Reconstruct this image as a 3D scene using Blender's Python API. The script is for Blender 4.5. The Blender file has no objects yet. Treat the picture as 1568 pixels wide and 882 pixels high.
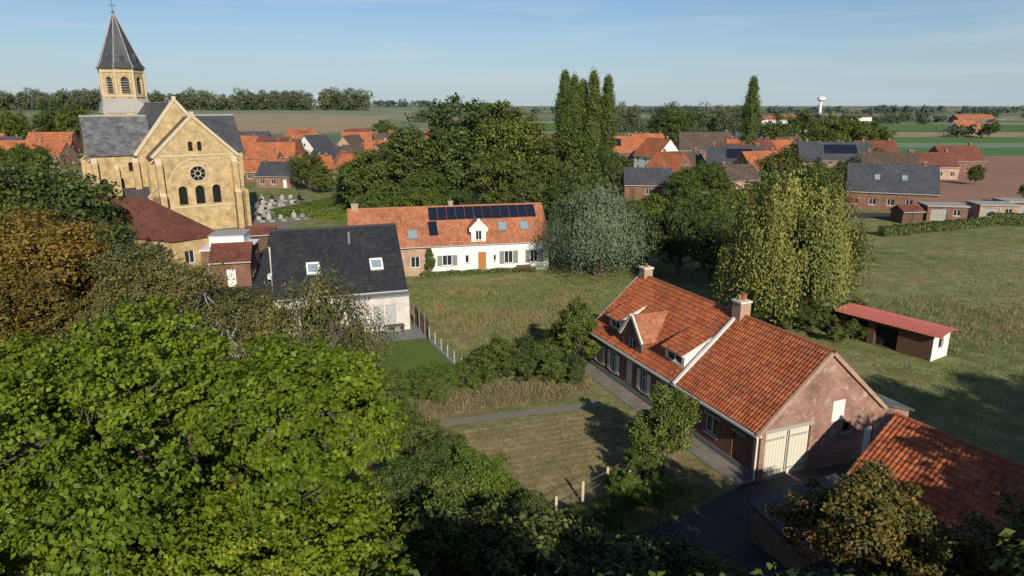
import bpy, math, random
import numpy as np
from mathutils import Vector, Matrix
R=math.radians
random.seed(7)
sc=bpy.context.scene
col=sc.collection

# ---------------------------------------------------------------- materials
def newmat(name):
    m=bpy.data.materials.new(name); m.use_nodes=True
    nt=m.node_tree; b=nt.nodes["Principled BSDF"]
    return m,nt,b
def nd(nt,t,props=None,**inp):
    n=nt.nodes.new(t)
    if props:
        for k,v in props.items(): setattr(n,k,v)
    for k,v in inp.items():
        n.inputs[k.replace('_',' ')].default_value=v
    return n
def c4(c): return (c[0],c[1],c[2],1)
def coord(nt,kind):
    if kind=='uv': return nt.nodes.new('ShaderNodeTexCoord').outputs['UV']
    if kind=='pos': return nt.nodes.new('ShaderNodeNewGeometry').outputs['Position']
    return nt.nodes.new('ShaderNodeTexCoord').outputs['Object']
def noise(nt,co,scale,detail=5,rough=.6):
    n=nd(nt,'ShaderNodeTexNoise',None,Scale=scale,Detail=detail,Roughness=rough)
    nt.links.new(co,n.inputs['Vector']); return n.outputs['Fac']
def ramp(nt,fac,stops,interp='LINEAR'):
    r=nt.nodes.new('ShaderNodeValToRGB'); cr=r.color_ramp; cr.interpolation=interp
    while len(cr.elements)<len(stops): cr.elements.new(.5)
    for e,(p,c) in zip(cr.elements,stops):
        e.position=p; e.color=c4(c)
    nt.links.new(fac,r.inputs['Fac']); return r.outputs['Color']
def mixc(nt,fac,a,b,mode='MIX'):
    m=nt.nodes.new('ShaderNodeMix'); m.data_type='RGBA'; m.blend_type=mode
    for sock,v in ((m.inputs[0],fac),(m.inputs[6],a),(m.inputs[7],b)):
        if hasattr(v,'node'): nt.links.new(v,sock)
        elif isinstance(v,(tuple,list)): sock.default_value=c4(v)
        else: sock.default_value=v
    return m.outputs[2]
def bump(nt,b,h,strength=.5,dist=.02):
    n=nd(nt,'ShaderNodeBump',None,Strength=strength,Distance=dist)
    nt.links.new(h,n.inputs['Height']); nt.links.new(n.outputs['Normal'],b.inputs['Normal'])
def sc3(c,k): return tuple(min(1,x*k) for x in c)
def plain(name,c,rough=.8,ns=3,amt=.2,bs=0,co='obj',metal=0,spec=.3):
    m,nt,b=newmat(name); v=coord(nt,co)
    f=noise(nt,v,ns); f2=noise(nt,v,ns*9,3)
    a=mixc(nt,f,sc3(c,1-amt),sc3(c,1+amt)); a=mixc(nt,.35,a,ramp(nt,f2,[(.3,sc3(c,1-amt)),(.7,sc3(c,1+amt))]))
    nt.links.new(a,b.inputs['Base Color']); b.inputs['Roughness'].default_value=rough
    b.inputs['Metallic'].default_value=metal; b.inputs['Specular IOR Level'].default_value=spec
    if bs: bump(nt,b,f2,bs,.03)
    return m
def brick(name,c1,c2,mort,bw=.22,rh=.075,ms=.011,patch=None,pt=.55,stain=(.62,.6,.58)):
    m,nt,b=newmat(name); v=coord(nt,'uv')
    t=nd(nt,'ShaderNodeTexBrick',None,Color1=c4(c1),Color2=c4(c2),Mortar=c4(mort),Scale=1.0)
    t.inputs['Mortar Size'].default_value=ms; t.inputs['Brick Width'].default_value=bw; t.inputs['Row Height'].default_value=rh
    nt.links.new(v,t.inputs['Vector'])
    f=noise(nt,v,.7,6,.65)
    a=mixc(nt,1.0,t.outputs['Color'],ramp(nt,f,[(.3,stain),(.7,(1.15,1.12,1.08))]),'MULTIPLY')
    if patch:
        g=noise(nt,v,1.6,9,.78)
        k=ramp(nt,g,[(pt-.03,(0,0,0)),(pt+.09,(.8,.8,.8))])
        a=mixc(nt,k,a,patch)
    nt.links.new(a,b.inputs['Base Color']); b.inputs['Roughness'].default_value=.9
    b.inputs['Specular IOR Level'].default_value=.15
    bump(nt,b,t.outputs['Fac'],-.4,.01)
    return m
def tiles(name,cols,tw=.24,th=.34,dirt=(.1,.07,.05),dk=.5,rough=.75,bmp=True,spec=.25,dmax=.75):
    m,nt,b=newmat(name); v=coord(nt,'uv')
    d=nd(nt,'ShaderNodeVectorMath',{'operation':'DIVIDE'}); d.inputs[1].default_value=(tw,th,1)
    nt.links.new(v,d.inputs[0])
    fl=nd(nt,'ShaderNodeVectorMath',{'operation':'FLOOR'}); nt.links.new(d.outputs[0],fl.inputs[0])
    w=nd(nt,'ShaderNodeTexWhiteNoise',{'noise_dimensions':'2D'}); nt.links.new(fl.outputs[0],w.inputs['Vector'])
    a=ramp(nt,w.outputs['Value'],[(i/(len(cols)-1),c) for i,c in enumerate(cols)])
    f=noise(nt,v,.8,7,.7)
    a=mixc(nt,ramp(nt,f,[(dk,(0,0,0)),(dk+.25,(dmax,dmax,dmax))]),a,dirt)
    f3=noise(nt,v,5,5,.75)
    a=mixc(nt,ramp(nt,f3,[(.54,(0,0,0)),(.74,(.5,.5,.5))]),a,sc3(dirt,.7))
    g=noise(nt,v,.25,4)
    a=mixc(nt,1.0,a,ramp(nt,g,[(.3,(.75,.75,.77)),(.7,(1.2,1.18,1.15))]),'MULTIPLY')
    nt.links.new(a,b.inputs['Base Color']); b.inputs['Roughness'].default_value=rough
    b.inputs['Specular IOR Level'].default_value=spec
    if bmp:
        fr=nd(nt,'ShaderNodeVectorMath',{'operation':'FRACTION'}); nt.links.new(d.outputs[0],fr.inputs[0])
        sp=nt.nodes.new('ShaderNodeSeparateXYZ'); nt.links.new(fr.outputs[0],sp.inputs[0])
        mm=nd(nt,'ShaderNodeMath',{'operation':'MINIMUM'}); nt.links.new(sp.outputs[0],mm.inputs[0]); nt.links.new(sp.outputs[1],mm.inputs[1])
        s=nd(nt,'ShaderNodeMath',{'operation':'SMOOTH_MIN'}); nt.links.new(mm.outputs[0],s.inputs[0]); s.inputs[1].default_value=.3; s.inputs[2].default_value=.1
        bump(nt,b,s.outputs[0],.8,.06)
    return m
def leafmat(name,ca,cb,cc=None,trans=0):
    m,nt,b=newmat(name)
    at=nd(nt,'ShaderNodeAttribute',{'attribute_name':'tint'})
    st=[(0,ca),(1,cb)] if cc is None else [(0,ca),(.7,cb),(1,cc)]
    a=ramp(nt,at.outputs['Fac'],st)
    oi=nt.nodes.new('ShaderNodeObjectInfo')
    a=mixc(nt,1.0,a,ramp(nt,oi.outputs['Random'],[(0,(.8,.87,.87)),(.5,(1,1,1)),(1,(1.3,1.13,.95))]),'MULTIPLY')
    nt.links.new(a,b.inputs['Base Color']); b.inputs['Roughness'].default_value=.55
    b.inputs['Specular IOR Level'].default_value=.25
    if trans:
        tr=nt.nodes.new('ShaderNodeBsdfTranslucent'); nt.links.new(a,tr.inputs['Color'])
        mx=nt.nodes.new('ShaderNodeMixShader'); mx.inputs[0].default_value=trans
        nt.links.new(b.outputs[0],mx.inputs[1]); nt.links.new(tr.outputs[0],mx.inputs[2])
        nt.links.new(mx.outputs[0],nt.nodes['Material Output'].inputs['Surface'])
    return m
def grassmat(name,stops,s1=.12,s2=1.5,b_=.6,stripe=None):
    m,nt,b=newmat(name); v=coord(nt,'pos')
    f=noise(nt,v,s1,6,.65); g=noise(nt,v,s2,6,.7); h=noise(nt,v,s2*6,4,.7)
    ma=nd(nt,'ShaderNodeMath',{'operation':'MULTIPLY_ADD'}); nt.links.new(g,ma.inputs[0]); ma.inputs[1].default_value=.5
    mb=nd(nt,'ShaderNodeMath',{'operation':'MULTIPLY_ADD'}); nt.links.new(f,mb.inputs[0]); mb.inputs[1].default_value=.5; mb.inputs[2].default_value=0
    nt.links.new(mb.outputs[0],ma.inputs[2])
    a=ramp(nt,ma.outputs[0],stops)
    a=mixc(nt,1.0,a,ramp(nt,h,[(.3,(.6,.6,.6)),(.7,(1.3,1.3,1.3))]),'MULTIPLY')
    if stripe:
        ang,sp_,amt=stripe
        mp=nd(nt,'ShaderNodeMapping'); mp.inputs['Rotation'].default_value=(0,0,ang); nt.links.new(v,mp.inputs['Vector'])
        w=nd(nt,'ShaderNodeTexWave',None,Scale=sp_,Distortion=1.0,Detail=2); w.inputs['Detail Scale'].default_value=.3
        nt.links.new(mp.outputs[0],w.inputs['Vector'])
        a=mixc(nt,1.0,a,ramp(nt,w.outputs['Fac'],[(0,(1-amt,)*3),(1,(1+amt,)*3)]),'MULTIPLY')
    nt.links.new(a,b.inputs['Base Color']); b.inputs['Roughness'].default_value=.95; b.inputs['Specular IOR Level'].default_value=.1
    if b_: bump(nt,b,h,b_,.15)
    return m

MT={}
MT['bark']=plain('bark',(.11,.09,.07),.9,6,.4,.8)
MT['birch']=plain('birch_bark',(.35,.33,.29),.9,6,.5,.5)
MT['lf_fg']=leafmat('leaf_sycamore',(.06,.095,.008),(.19,.26,.018),(.36,.38,.045),.3)
MT['lf_green']=leafmat('leaf_green',(.042,.07,.014),(.105,.14,.027),(.18,.195,.045))
MT['lf_dark']=leafmat('leaf_dark',(.034,.058,.014),(.085,.115,.027),(.15,.16,.04))
MT['lf_autumn']=leafmat('leaf_autumn',(.06,.065,.014),(.19,.125,.024),(.29,.155,.03))
MT['lf_brown']=leafmat('leaf_brown',(.055,.065,.02),(.14,.135,.04),(.23,.19,.07))
MT['lf_red']=leafmat('leaf_red_green',(.045,.065,.015),(.13,.11,.025),(.34,.1,.035))
MT['lf_willow']=leafmat('leaf_willow_grey',(.075,.1,.052),(.145,.185,.1),(.22,.25,.15))
MT['lf_yell']=leafmat('leaf_willow_yellow',(.1,.12,.025),(.26,.255,.062),(.41,.36,.1))
MT['lf_hedge']=leafmat('leaf_hedge',(.06,.1,.016),(.13,.19,.028))
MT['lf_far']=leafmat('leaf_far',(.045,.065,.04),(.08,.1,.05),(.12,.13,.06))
MT['lf_vfar_haze']=leafmat('leaf_horizon_haze_tint',(.07,.1,.085),(.1,.125,.1),(.12,.14,.11))  # distance haze painted into the leaf colour as a blue-grey tint
MT['blade']=leafmat('grass_blades',(.11,.14,.035),(.2,.215,.07),(.32,.29,.13))
MT['blade_dry']=leafmat('grass_blades_dry',(.14,.13,.06),(.23,.19,.1),(.36,.29,.18))
OR=[(.27,.072,.03),(.4,.11,.042),(.48,.145,.057),(.34,.09,.035),(.42,.155,.078)]
MT['pan']=tiles('pantile_orange',OR,bmp=False,dirt=(.15,.085,.055),dk=.51,dmax=.8)
MT['pan2']=tiles('pantile_pale_orange',[(.32,.12,.06),(.42,.17,.085),(.48,.21,.115),(.38,.14,.07)],bmp=False,dirt=(.22,.15,.1),dk=.5,dmax=.7)
MT['orange']=tiles('roof_tile_orange',[(.3,.09,.04),(.41,.135,.055),(.47,.165,.075)])
MT['redbrown']=tiles('roof_tile_redbrown',[(.12,.045,.03),(.17,.06,.037),(.21,.075,.048)])
MT['brownroof']=tiles('roof_tile_brown',[(.07,.052,.042),(.1,.075,.06),(.14,.1,.075)])
MT['slate']=tiles('roof_slate',[(.04,.045,.055),(.06,.065,.075),(.08,.085,.095)],.25,.2,dirt=(.1,.1,.1),dk=.5,rough=.5,spec=.4)
MT['slate_pale']=tiles('roof_slate_pale',[(.09,.09,.1),(.14,.14,.145),(.055,.06,.065)],.6,.4,dirt=(.24,.24,.23),dk=.45,rough=.5,spec=.4)  # paler grey slate with lighter noise patches
MT['anthra']=tiles('roof_tile_anthracite',[(.018,.02,.024),(.026,.028,.032),(.034,.036,.04)],.3,.36,dirt=(.035,.035,.037),dk=.6,rough=.5,spec=.35)
MT['solar']=plain('solar_panel',(.012,.016,.03),.15,1,.2,spec=.6)
MT['brick']=brick('brick_red',(.27,.11,.07),(.17,.07,.05),(.25,.2,.16))
MT['brick_g']=brick('brick_gable_weathered',(.4,.19,.14),(.27,.12,.09),(.45,.37,.31),patch=(.55,.49,.44),pt=.57,stain=(.5,.45,.42))
MT['brick_p']=brick('brick_pink',(.48,.3,.2),(.4,.24,.16),(.5,.42,.34))
MT['brick_y']=brick('brick_yellow_church',(.6,.46,.25),(.5,.37,.2),(.5,.42,.28),bw=.5,rh=.25,stain=(.52,.49,.45))
MT['brick_o']=brick('brick_brown',(.3,.16,.1),(.24,.12,.08),(.3,.25,.2))
MT['brick_w']=brick('brick_white',(.68,.66,.62),(.6,.58,.55),(.55,.54,.5),patch=(.72,.7,.67))
MT['stone']=plain('pale_stone',(.55,.46,.32),.85,1.5,.18,.3)
MT['stone_g']=plain('grey_stone',(.35,.34,.31),.85,1.5,.3,.3)
MT['white']=plain('white_render',(.78,.77,.73),.8,.6,.08,.1)
MT['paint']=plain('white_paint',(.75,.74,.7),.5,2,.08)
MT['cream']=plain('cream_paint',(.68,.64,.53),.6,2,.14)
MT['grey']=plain('grey_paint',(.2,.22,.22),.6,2,.1)
MT['greyl']=plain('concrete',(.36,.35,.32),.9,2,.2,.3)
MT['wood']=plain('orange_door',(.42,.17,.05),.5,3,.15)
MT['woodb']=plain('brown_boards',(.12,.07,.045),.7,3,.3)
MT['fence']=plain('wooden_fence_boards',(.2,.16,.13),.85,4,.3)
MT['gutter']=plain('zinc',(.5,.51,.52),.45,2,.1,metal=.3)
MT['glass']=plain('window_glass',(.025,.03,.035),.06,1,.2,spec=.8)
MT['curtain']=plain('window_net_curtain',(.42,.42,.4),.3,2,.2,spec=.6)
MT['dark']=plain('dark_opening',(.012,.011,.01),.9)
MT['louvre']=plain('belfry_louvre',(.05,.05,.05),.7)
MT['asphalt']=plain('asphalt',(.05,.05,.05),.9,.5,.25,.4,'pos')
MT['gravel']=plain('gravel_path',(.21,.18,.145),.95,1.2,.35,.6,'pos')
MT['paving']=brick('paving',(.3,.27,.24),(.24,.22,.2),(.15,.14,.12),.2,.1)
MT['terrace']=plain('terrace_tiles',(.2,.2,.2),.7,1.5,.12,.1,'pos')
MT['red_sheet']=plain('red_sheet_metal',(.45,.13,.1),.55,1,.3)
MT['carw']=plain('car_paint_white',(.75,.76,.77),.25,1,.02,spec=.6)
MT['card']=plain('car_paint_grey',(.1,.11,.13),.25,1,.02,spec=.6)
MT['tyre']=plain('tyre',(.02,.02,.02),.8)
MT['brass']=plain('iron_cross',(.08,.08,.08),.5)
MT['glassroof']=plain('skylight_glass',(.25,.32,.36),.05,1,.1,spec=1.0)

# ---------------------------------------------------------------- mesh builder
class MB:
    def __init__(s): s.v=[];s.f=[];s.uv=[];s.m=[];s.ms=[]
    def mi(s,m):
        if m not in s.ms: s.ms.append(m)
        return s.ms.index(m)
    def poly(s,pts,mat,uv=None):
        pts=[Vector(p) for p in pts]
        if uv is None:
            e=(pts[1]-pts[0]); e.normalize()
            n=Vector((0,0,0))
            for i in range(1,len(pts)-1): n+=(pts[i]-pts[0]).cross(pts[i+1]-pts[0])
            n.normalize(); w=n.cross(e)
            uv=[((p-pts[0]).dot(e),(p-pts[0]).dot(w)) for p in pts]
        b=len(s.v); s.v+= [tuple(p) for p in pts]; s.f.append(list(range(b,b+len(pts)))); s.uv+=uv; s.m.append(s.mi(mat))
    def obox(s,o,U,V,N,mat):
        o=Vector(o);U=Vector(U);V=Vector(V);N=Vector(N)
        if U.cross(V).dot(N)<0: U,V=V,U
        a=o;b=o+U;c=o+U+V;d=o+V
        s.poly([a,d,c,b],mat); s.poly([a+N,b+N,c+N,d+N],mat)
        s.poly([a,b,b+N,a+N],mat); s.poly([b,c,c+N,b+N],mat)
        s.poly([c,d,d+N,c+N],mat); s.poly([d,a,a+N,d+N],mat)
    def box(s,x0,x1,y0,y1,z0,z1,mat): s.obox((x0,y0,z0),(x1-x0,0,0),(0,y1-y0,0),(0,0,z1-z0),mat)
    def cyl(s,p0,p1,r0,r1,mat,seg=8,cap=True):
        p0=Vector(p0);p1=Vector(p1);d=(p1-p0).normalized()
        a=d.orthogonal().normalized();b=d.cross(a)
        c=[(math.cos(2*math.pi*i/seg),math.sin(2*math.pi*i/seg)) for i in range(seg)]
        A=[p0+(a*x+b*y)*r0 for x,y in c];B=[p1+(a*x+b*y)*r1 for x,y in c]
        for i in range(seg):
            j=(i+1)%seg; s.poly([A[i],A[j],B[j],B[i]],mat)
        if cap and r1>1e-3: s.poly(B,mat)
        if cap and r0>1e-3: s.poly(A[::-1],mat)
    def build(s,name,parent=None,loc=None,rot=0):
        me=bpy.data.meshes.new(name); me.from_pydata(s.v,[],s.f)
        for m in s.ms: me.materials.append(m)
        me.polygons.foreach_set('material_index',s.m)
        ul=me.uv_layers.new(name='UVMap'); ul.data.foreach_set('uv',np.array(s.uv,dtype=np.float32).ravel())
        o=bpy.data.objects.new(name,me); col.objects.link(o)
        if parent: o.parent=parent
        if loc: o.location=loc; o.rotation_euler=(0,0,rot)
        return o
def empty(name,loc,rot=0):
    e=bpy.data.objects.new(name,None); e.empty_display_size=.5; col.objects.link(e)
    e.location=loc; e.rotation_euler=(0,0,rot); return e

def wall(mb,p0,p1,z0,z1,ops,wm,rv=.16,off=0):
    p0=Vector((p0[0],p0[1],0));p1=Vector((p1[0],p1[1],0)); d=p1-p0; L=d.length; d.normalize(); n=Vector((d.y,-d.x,0))
    P=lambda u,z,o=0: p0+d*u+n*(o+off)+Vector((0,0,z))
    us=sorted({0,L}|{round(o['u0'],4) for o in ops}|{round(o['u1'],4) for o in ops})
    zs=sorted({z0,z1}|{round(o['z0'],4) for o in ops}|{round(o['z1'],4) for o in ops})
    for i in range(len(us)-1):
        for j in range(len(zs)-1):
            uc=(us[i]+us[i+1])/2; zc=(zs[j]+zs[j+1])/2
            if any(o['u0']<uc<o['u1'] and o['z0']<zc<o['z1'] for o in ops): continue
            a,b,c,e=us[i],us[i+1],zs[j],zs[j+1]
            mb.poly([P(a,c),P(b,c),P(b,e),P(a,e)],wm,[(a,c),(b,c),(b,e),(a,e)])
    for o in ops:
        a,b,c,e=o['u0'],o['u1'],o['z0'],o['z1']; k=o.get('k','w')
        fm=o.get('fm',MT['paint']); gm=o.get('gm',MT['glass'])
        r=(b-a)/2; cu=(a+b)/2
        if k in('a','c'):
            seg=8
            arc=[(cu+r*math.cos(math.pi*i/(2*seg)),math.sin(math.pi*i/(2*seg))*r) for i in range(seg+1)]
            cz=e-r
            top=[(x,cz+y) for x,y in arc]+[(2*cu-x,cz+y) for x,y in arc[::-1][1:]]
            if k=='a': out=[(a,c),(b,c)]+top
            else:
                cz=(c+e)/2; out=[(cu+r*math.cos(math.pi*i/12),cz+r*math.sin(math.pi*i/12)) for i in range(24)]
            qs=[(1,1),(-1,1)] if k=='a' else [(1,1),(-1,1),(1,-1),(-1,-1)]
            for sx,sy in qs:
                cor=(cu+sx*r,cz+sy*r)
                pp=[(cu+sx*r*math.cos(math.pi*i/(2*seg)),cz+sy*r*math.sin(math.pi*i/(2*seg))) for i in range(seg+1)]
                for i in range(seg):
                    t=[cor,pp[i+1],pp[i]] if sx*sy>0 else [cor,pp[i],pp[i+1]]
                    mb.poly([P(x,z) for x,z in t],wm,t)
            m=len(out)
            for i in range(m):
                x0,zz0=out[i];x1,zz1=out[(i+1)%m]
                mb.poly([P(x0,zz0),P(x0,zz0,-rv),P(x1,zz1,-rv),P(x1,zz1)],o.get('rm',wm))
            mb.poly([P(x,z,-rv) for x,z in out],gm)
            continue
        for q in ([(a,c),(a,e)],[(a,e),(b,e)],[(b,e),(b,c)],[(b,c),(a,c)]):
            (x0,y0),(x1,y1)=q
            mb.poly([P(x0,y0),P(x1,y1),P(x1,y1,-rv),P(x0,y0,-rv)],wm)
        if k=='o': mb.poly([P(a,c,-rv),P(b,c,-rv),P(b,e,-rv),P(a,e,-rv)],MT['dark']); 
        elif k=='w':
            mb.poly([P(a,c,-rv),P(b,c,-rv),P(b,e,-rv),P(a,e,-rv)],gm)
            t=.07; B=lambda u0,u1,w0,w1,o0,o1,mm: mb.obox(P(u0,w0,o0),d*(u1-u0),Vector((0,0,w1-w0)),n*(o1-o0),mm)
            B(a,a+t,c,e,-rv+.01,-rv+.07,fm);B(b-t,b,c,e,-rv+.01,-rv+.07,fm)
            B(a+t,b-t,c,c+t,-rv+.01,-rv+.065,fm);B(a+t,b-t,e-t,e,-rv+.01,-rv+.065,fm)
            if b-a>.7:
                nn=o.get('nb',1)
                for q in range(nn):
                    x=a+(b-a)*(q+1)/(nn+1); B(x-.03,x+.03,c+t,e-t,-rv+.01,-rv+.06,fm)
            if o.get('tr'): B(a+t,b-t,e-(e-c)*.33,e-(e-c)*.33+.05,-rv+.01,-rv+.055,fm)
            B(a-.06,b+.06,c-.08,c-.002,-.05,.06,MT['greyl'])
        elif k=='d':
            mb.poly([P(a,c,-rv),P(b,c,-rv),P(b,e,-rv),P(a,e,-rv)],fm)
            n_=max(1,int((b-a)/.22))
            for i in range(n_):
                x0=a+(b-a)*i/n_; x1=a+(b-a)*(i+1)/n_-.02
                mb.obox(P(x0,c+.03,-rv+.004),d*(x1-x0),Vector((0,0,e-c-.05)),n*.03,fm)
        if o.get('sh'):
            w=o.get('sw',(b-a)/2)
            for x0 in (a-w-.02,b+.02):
                mb.obox(P(x0,c,.01),d*w,Vector((0,0,e-c)),n*.04,o['sh'])
                mb.obox(P(x0+.04,c+(e-c)*.12,.05),d*(w-.08),Vector((0,0,.07)),n*.015,o['sh'])
                mb.obox(P(x0+.04,c+(e-c)*.8,.05),d*(w-.08),Vector((0,0,.07)),n*.015,o['sh'])
def op(u0,u1,z0,z1,k='w',**kw): return dict(u0=u0,u1=u1,z0=z0,z1=z1,k=k,**kw)

def quads_obj(name,V,mats,mi,tint=None,uv=None,parent=None,link=True):
    n=len(V)//4
    me=bpy.data.meshes.new(name)
    me.vertices.add(n*4); me.vertices.foreach_set('co',np.asarray(V,dtype=np.float32).ravel())
    me.loops.add(n*4); me.loops.foreach_set('vertex_index',np.arange(n*4,dtype=np.int32))
    me.polygons.add(n); me.polygons.foreach_set('loop_start',np.arange(0,n*4,4,dtype=np.int32))
    me.polygons.foreach_set('material_index',np.asarray(mi,dtype=np.int32))
    for m in mats: me.materials.append(m)
    if tint is not None:
        a=me.attributes.new('tint','FLOAT','FACE'); a.data.foreach_set('value',np.asarray(tint,dtype=np.float32))
    if uv is not None:
        ul=me.uv_layers.new(name='UVMap'); ul.data.foreach_set('uv',np.asarray(uv,dtype=np.float32).ravel())
    me.update(calc_edges=True); me.validate()
    if not link: return me
    o=bpy.data.objects.new(name,me); col.objects.link(o)
    if parent: o.parent=parent
    return o

def pantiles(name,O,U,V,Lu,Lv,mat,parent,tw=.24,th=.34,amp=.03):
    O=np.array(O,float);U=np.array(U,float);U/=np.linalg.norm(U);V=np.array(V,float);V/=np.linalg.norm(V);Nn=np.cross(U,V)
    nu=int(Lu/tw*6); us=np.linspace(0,Lu,nu+1); ph=(us/tw)%1
    prof=amp*np.where(ph<.6,np.sin(ph/.6*math.pi),-.35*np.sin((ph-.6)/.4*math.pi))
    nr=int(math.ceil(Lv/th)); vs=[];lf=[]
    for k in range(nr): vs+=[k*th,min(Lv,(k+1)*th)]; lf+=[.04,.0]
    vs=np.array(vs);lf=np.array(lf)
    rg=np.random.default_rng(3)
    G=O+us[None,:,None]*U+vs[:,None,None]*V+(prof[None,:,None]+lf[:,None,None]+rg.normal(0,.003,(len(vs),nu+1,1)))*Nn
    sag=.03*np.sin(us*.9+1)+.02*np.sin(us*.37)
    G=G+sag[None,:,None]*Nn*np.sin(math.pi*np.clip(vs/Lv,0,1))[:,None,None]
    A=G[:-1,:-1];B=G[:-1,1:];C=G[1:,1:];D=G[1:,:-1]
    Q=np.stack([A,B,C,D],2).reshape(-1,3)
    uu,vv=np.meshgrid(us,np.array([v+.001 if i%2==0 else v-.001 for i,v in enumerate(vs)]))
    W=np.stack([uu,vv],-1)
    UVq=np.stack([W[:-1,:-1],W[:-1,1:],W[1:,1:],W[1:,:-1]],2).reshape(-1,2)
    return quads_obj(name,Q,[mat],np.zeros(len(Q)//4),uv=UVq,parent=parent)

def ridge(mb,p0,p1,mat,r=.13,seg=.38):
    p0=Vector(p0);p1=Vector(p1);L=(p1-p0).length;n=max(1,int(L/seg));d=(p1-p0)/n
    for i in range(n):
        mb.cyl(p0+d*i,p0+d*(i+1),r*1.1,r*.92,mat,8,False)

def slope_box(mb,L,W,e,r,x0,x1,t0,t1,l0,l1,mat,back=False):
    sl=Vector((0,W/2,r-e)); n=Vector((0,-(r-e),W/2)).normalized()
    o=Vector((x0,0,e))+sl*t0+n*l0
    mb.obox(o,Vector((x1-x0,0,0)),sl*(t1-t0),n*(l1-l0),mat)

def chimney(mb,x,y,z0,z1,mat,w=.5,band=None):
    mb.box(x-w/2,x+w/2,y-w/2,y+w/2,z0,z1,mat)
    mb.box(x-w/2-.06,x+w/2+.06,y-w/2-.06,y+w/2+.06,z1,z1+.12,band or MT['stone_g'])
    mb.cyl((x,y,z1+.12),(x,y,z1+.42),.12,.1,MT['brick'],8)

def gable_roof(E,L,W,e,r,rm,oh=.3,og=.15,pt=False,verge=None):
    mb=MB(); s=(r-e)/(W/2); y0=-oh; z0=e-oh*s
    th=.1; lift=.04
    sl=Vector((0,W/2+oh,r-z0)); n=Vector((0,-sl.z,sl.y)).normalized(); n2=Vector((0,n.y*-1,n.z))
    for (o,S,nn) in ((Vector((-og,y0,z0)),sl,n),(Vector((-og,W-y0,z0)),Vector((0,-sl.y,sl.z)),n2)):
        mb.obox(o+nn*lift,Vector((L+2*og,0,0)),S,nn*th,rm)
    zr=r+lift+th*.9
    ridge(mb,(-og,W/2,zr),(L+og,W/2,zr),rm)
    if verge:
        for x in (-og-.05,L+og-.05):
            mb.obox(Vector((x,y0,z0))+n*.0,(.1,0,0),sl,n*(.2),verge); mb.obox(Vector((x,W-y0,z0)),(.1,0,0),Vector((0,-sl.y,sl.z)),n2*.2,verge)
    for y in (y0-.06,W-y0+.06):
        mb.box(-og,L+og,y-.06,y+.06,z0-.02,z0+.1,MT['gutter'])
    mb.build('roof',E)
    if pt:
        o=Vector((-og,y0,z0))+n*(lift+th+.02)
        pantiles('roof_tiles',o,(1,0,0),sl,L+2*og,sl.length,rm,E)
        o=Vector((L+og,W-y0,z0))+n2*(lift+th+.02)
        pantiles('roof_tiles_back',o,(-1,0,0),Vector((0,-sl.y,sl.z)),L+2*og,sl.length,rm,E)

def autoop(L,e,rr,door=True):
    ops=[];n=max(1,int(L/3.0));st=L/n; dd=rr.randrange(n) if door else -1
    for i in range(n):
        c=st*(i+.5)
        if i==dd: ops.append(op(c-.48,c+.48,.02,2.1,'d',fm=rr.choice([MT['woodb'],MT['paint'],MT['grey']])))
        else: ops.append(op(c-.6,c+.6,.9,2.15))
        if e>4.4: ops.append(op(c-.5,c+.5,3.3,min(4.5,e-.15)))
    return ops
def house(name,loc,rot,L,W,e,r,rm,wm,front=None,right=None,back=None,left=None,pt=False,chim=((.8,.5),),sky=(),solar=(),oh=.3,seed=1,verge=None,cm=None,og=.15):
    rr=random.Random(seed*77+3)
    E=empty(name,loc,R(rot)); mb=MB()
    front=autoop(L,e,rr) if front is None else front
    back=autoop(L,e,rr) if back is None else back
    gab=lambda:[op(W*.3-.5,W*.3+.5,.9,2.1),op(W*.7-.5,W*.7+.5,.9,2.1)]
    right=gab() if right is None else right; left=gab() if left is None else left
    wall(mb,(0,0),(L,0),0,e,front,wm); wall(mb,(L,0),(L,W),0,e,right,wm)
    wall(mb,(L,W),(0,W),0,e,back,wm); wall(mb,(0,W),(0,0),0,e,left,wm)
    mb.poly([(L,0,e),(L,W,e),(L,W/2,r)],wm,[(0,e),(W,e),(W/2,r)])
    mb.poly([(0,W,e),(0,0,e),(0,W/2,r)],wm,[(0,e),(W,e),(W/2,r)])
    if r-e>2.4:
        for x,dx in ((L,1),(0,-1)):
            mb.box(min(x,x+dx*.04),max(x,x+dx*.04),W/2-.5,W/2+.5,e+.2,e+1.4,MT['paint'])
            mb.box(min(x+dx*.041,x+dx*.06),max(x+dx*.041,x+dx*.06),W/2-.42,W/2-.03,e+.28,e+1.32,MT['glass'])
            mb.box(min(x+dx*.041,x+dx*.06),max(x+dx*.041,x+dx*.06),W/2+.03,W/2+.42,e+.28,e+1.32,MT['glass'])
    mb.build('walls',E)
    gable_roof(E,L,W,e,r,rm,oh,og,pt,verge)
    mb=MB()
    for cx,cy in chim: chimney(mb,L*cx,W*cy,e,r+.8-(abs(cy-.5)*(r-e)),cm or wm,.6)
    for (a,b,t0,t1) in sky:
        slope_box(mb,L,W,e,r,a,b,t0,t1,.1,.3,MT['grey']); slope_box(mb,L,W,e,r,a+.07,b-.07,t0+.02,t1-.02,.3,.32,MT['glassroof'])
    for (a,b,t0,t1) in solar:
        n=max(1,round((b-a)/1.05)); w=(b-a)/n
        sln=math.hypot(W/2,r-e)*(t1-t0); m=max(1,round(sln/1.65)); h=(t1-t0)/m
        for i in range(n):
            for j in range(m):
                slope_box(mb,L,W,e,r,a+i*w+.02,a+(i+1)*w-.02,t0+j*h+.004,t0+(j+1)*h-.004,.22,.27,MT['solar'])
    if mb.f: mb.build('roof_fittings',E)
    return E

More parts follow.
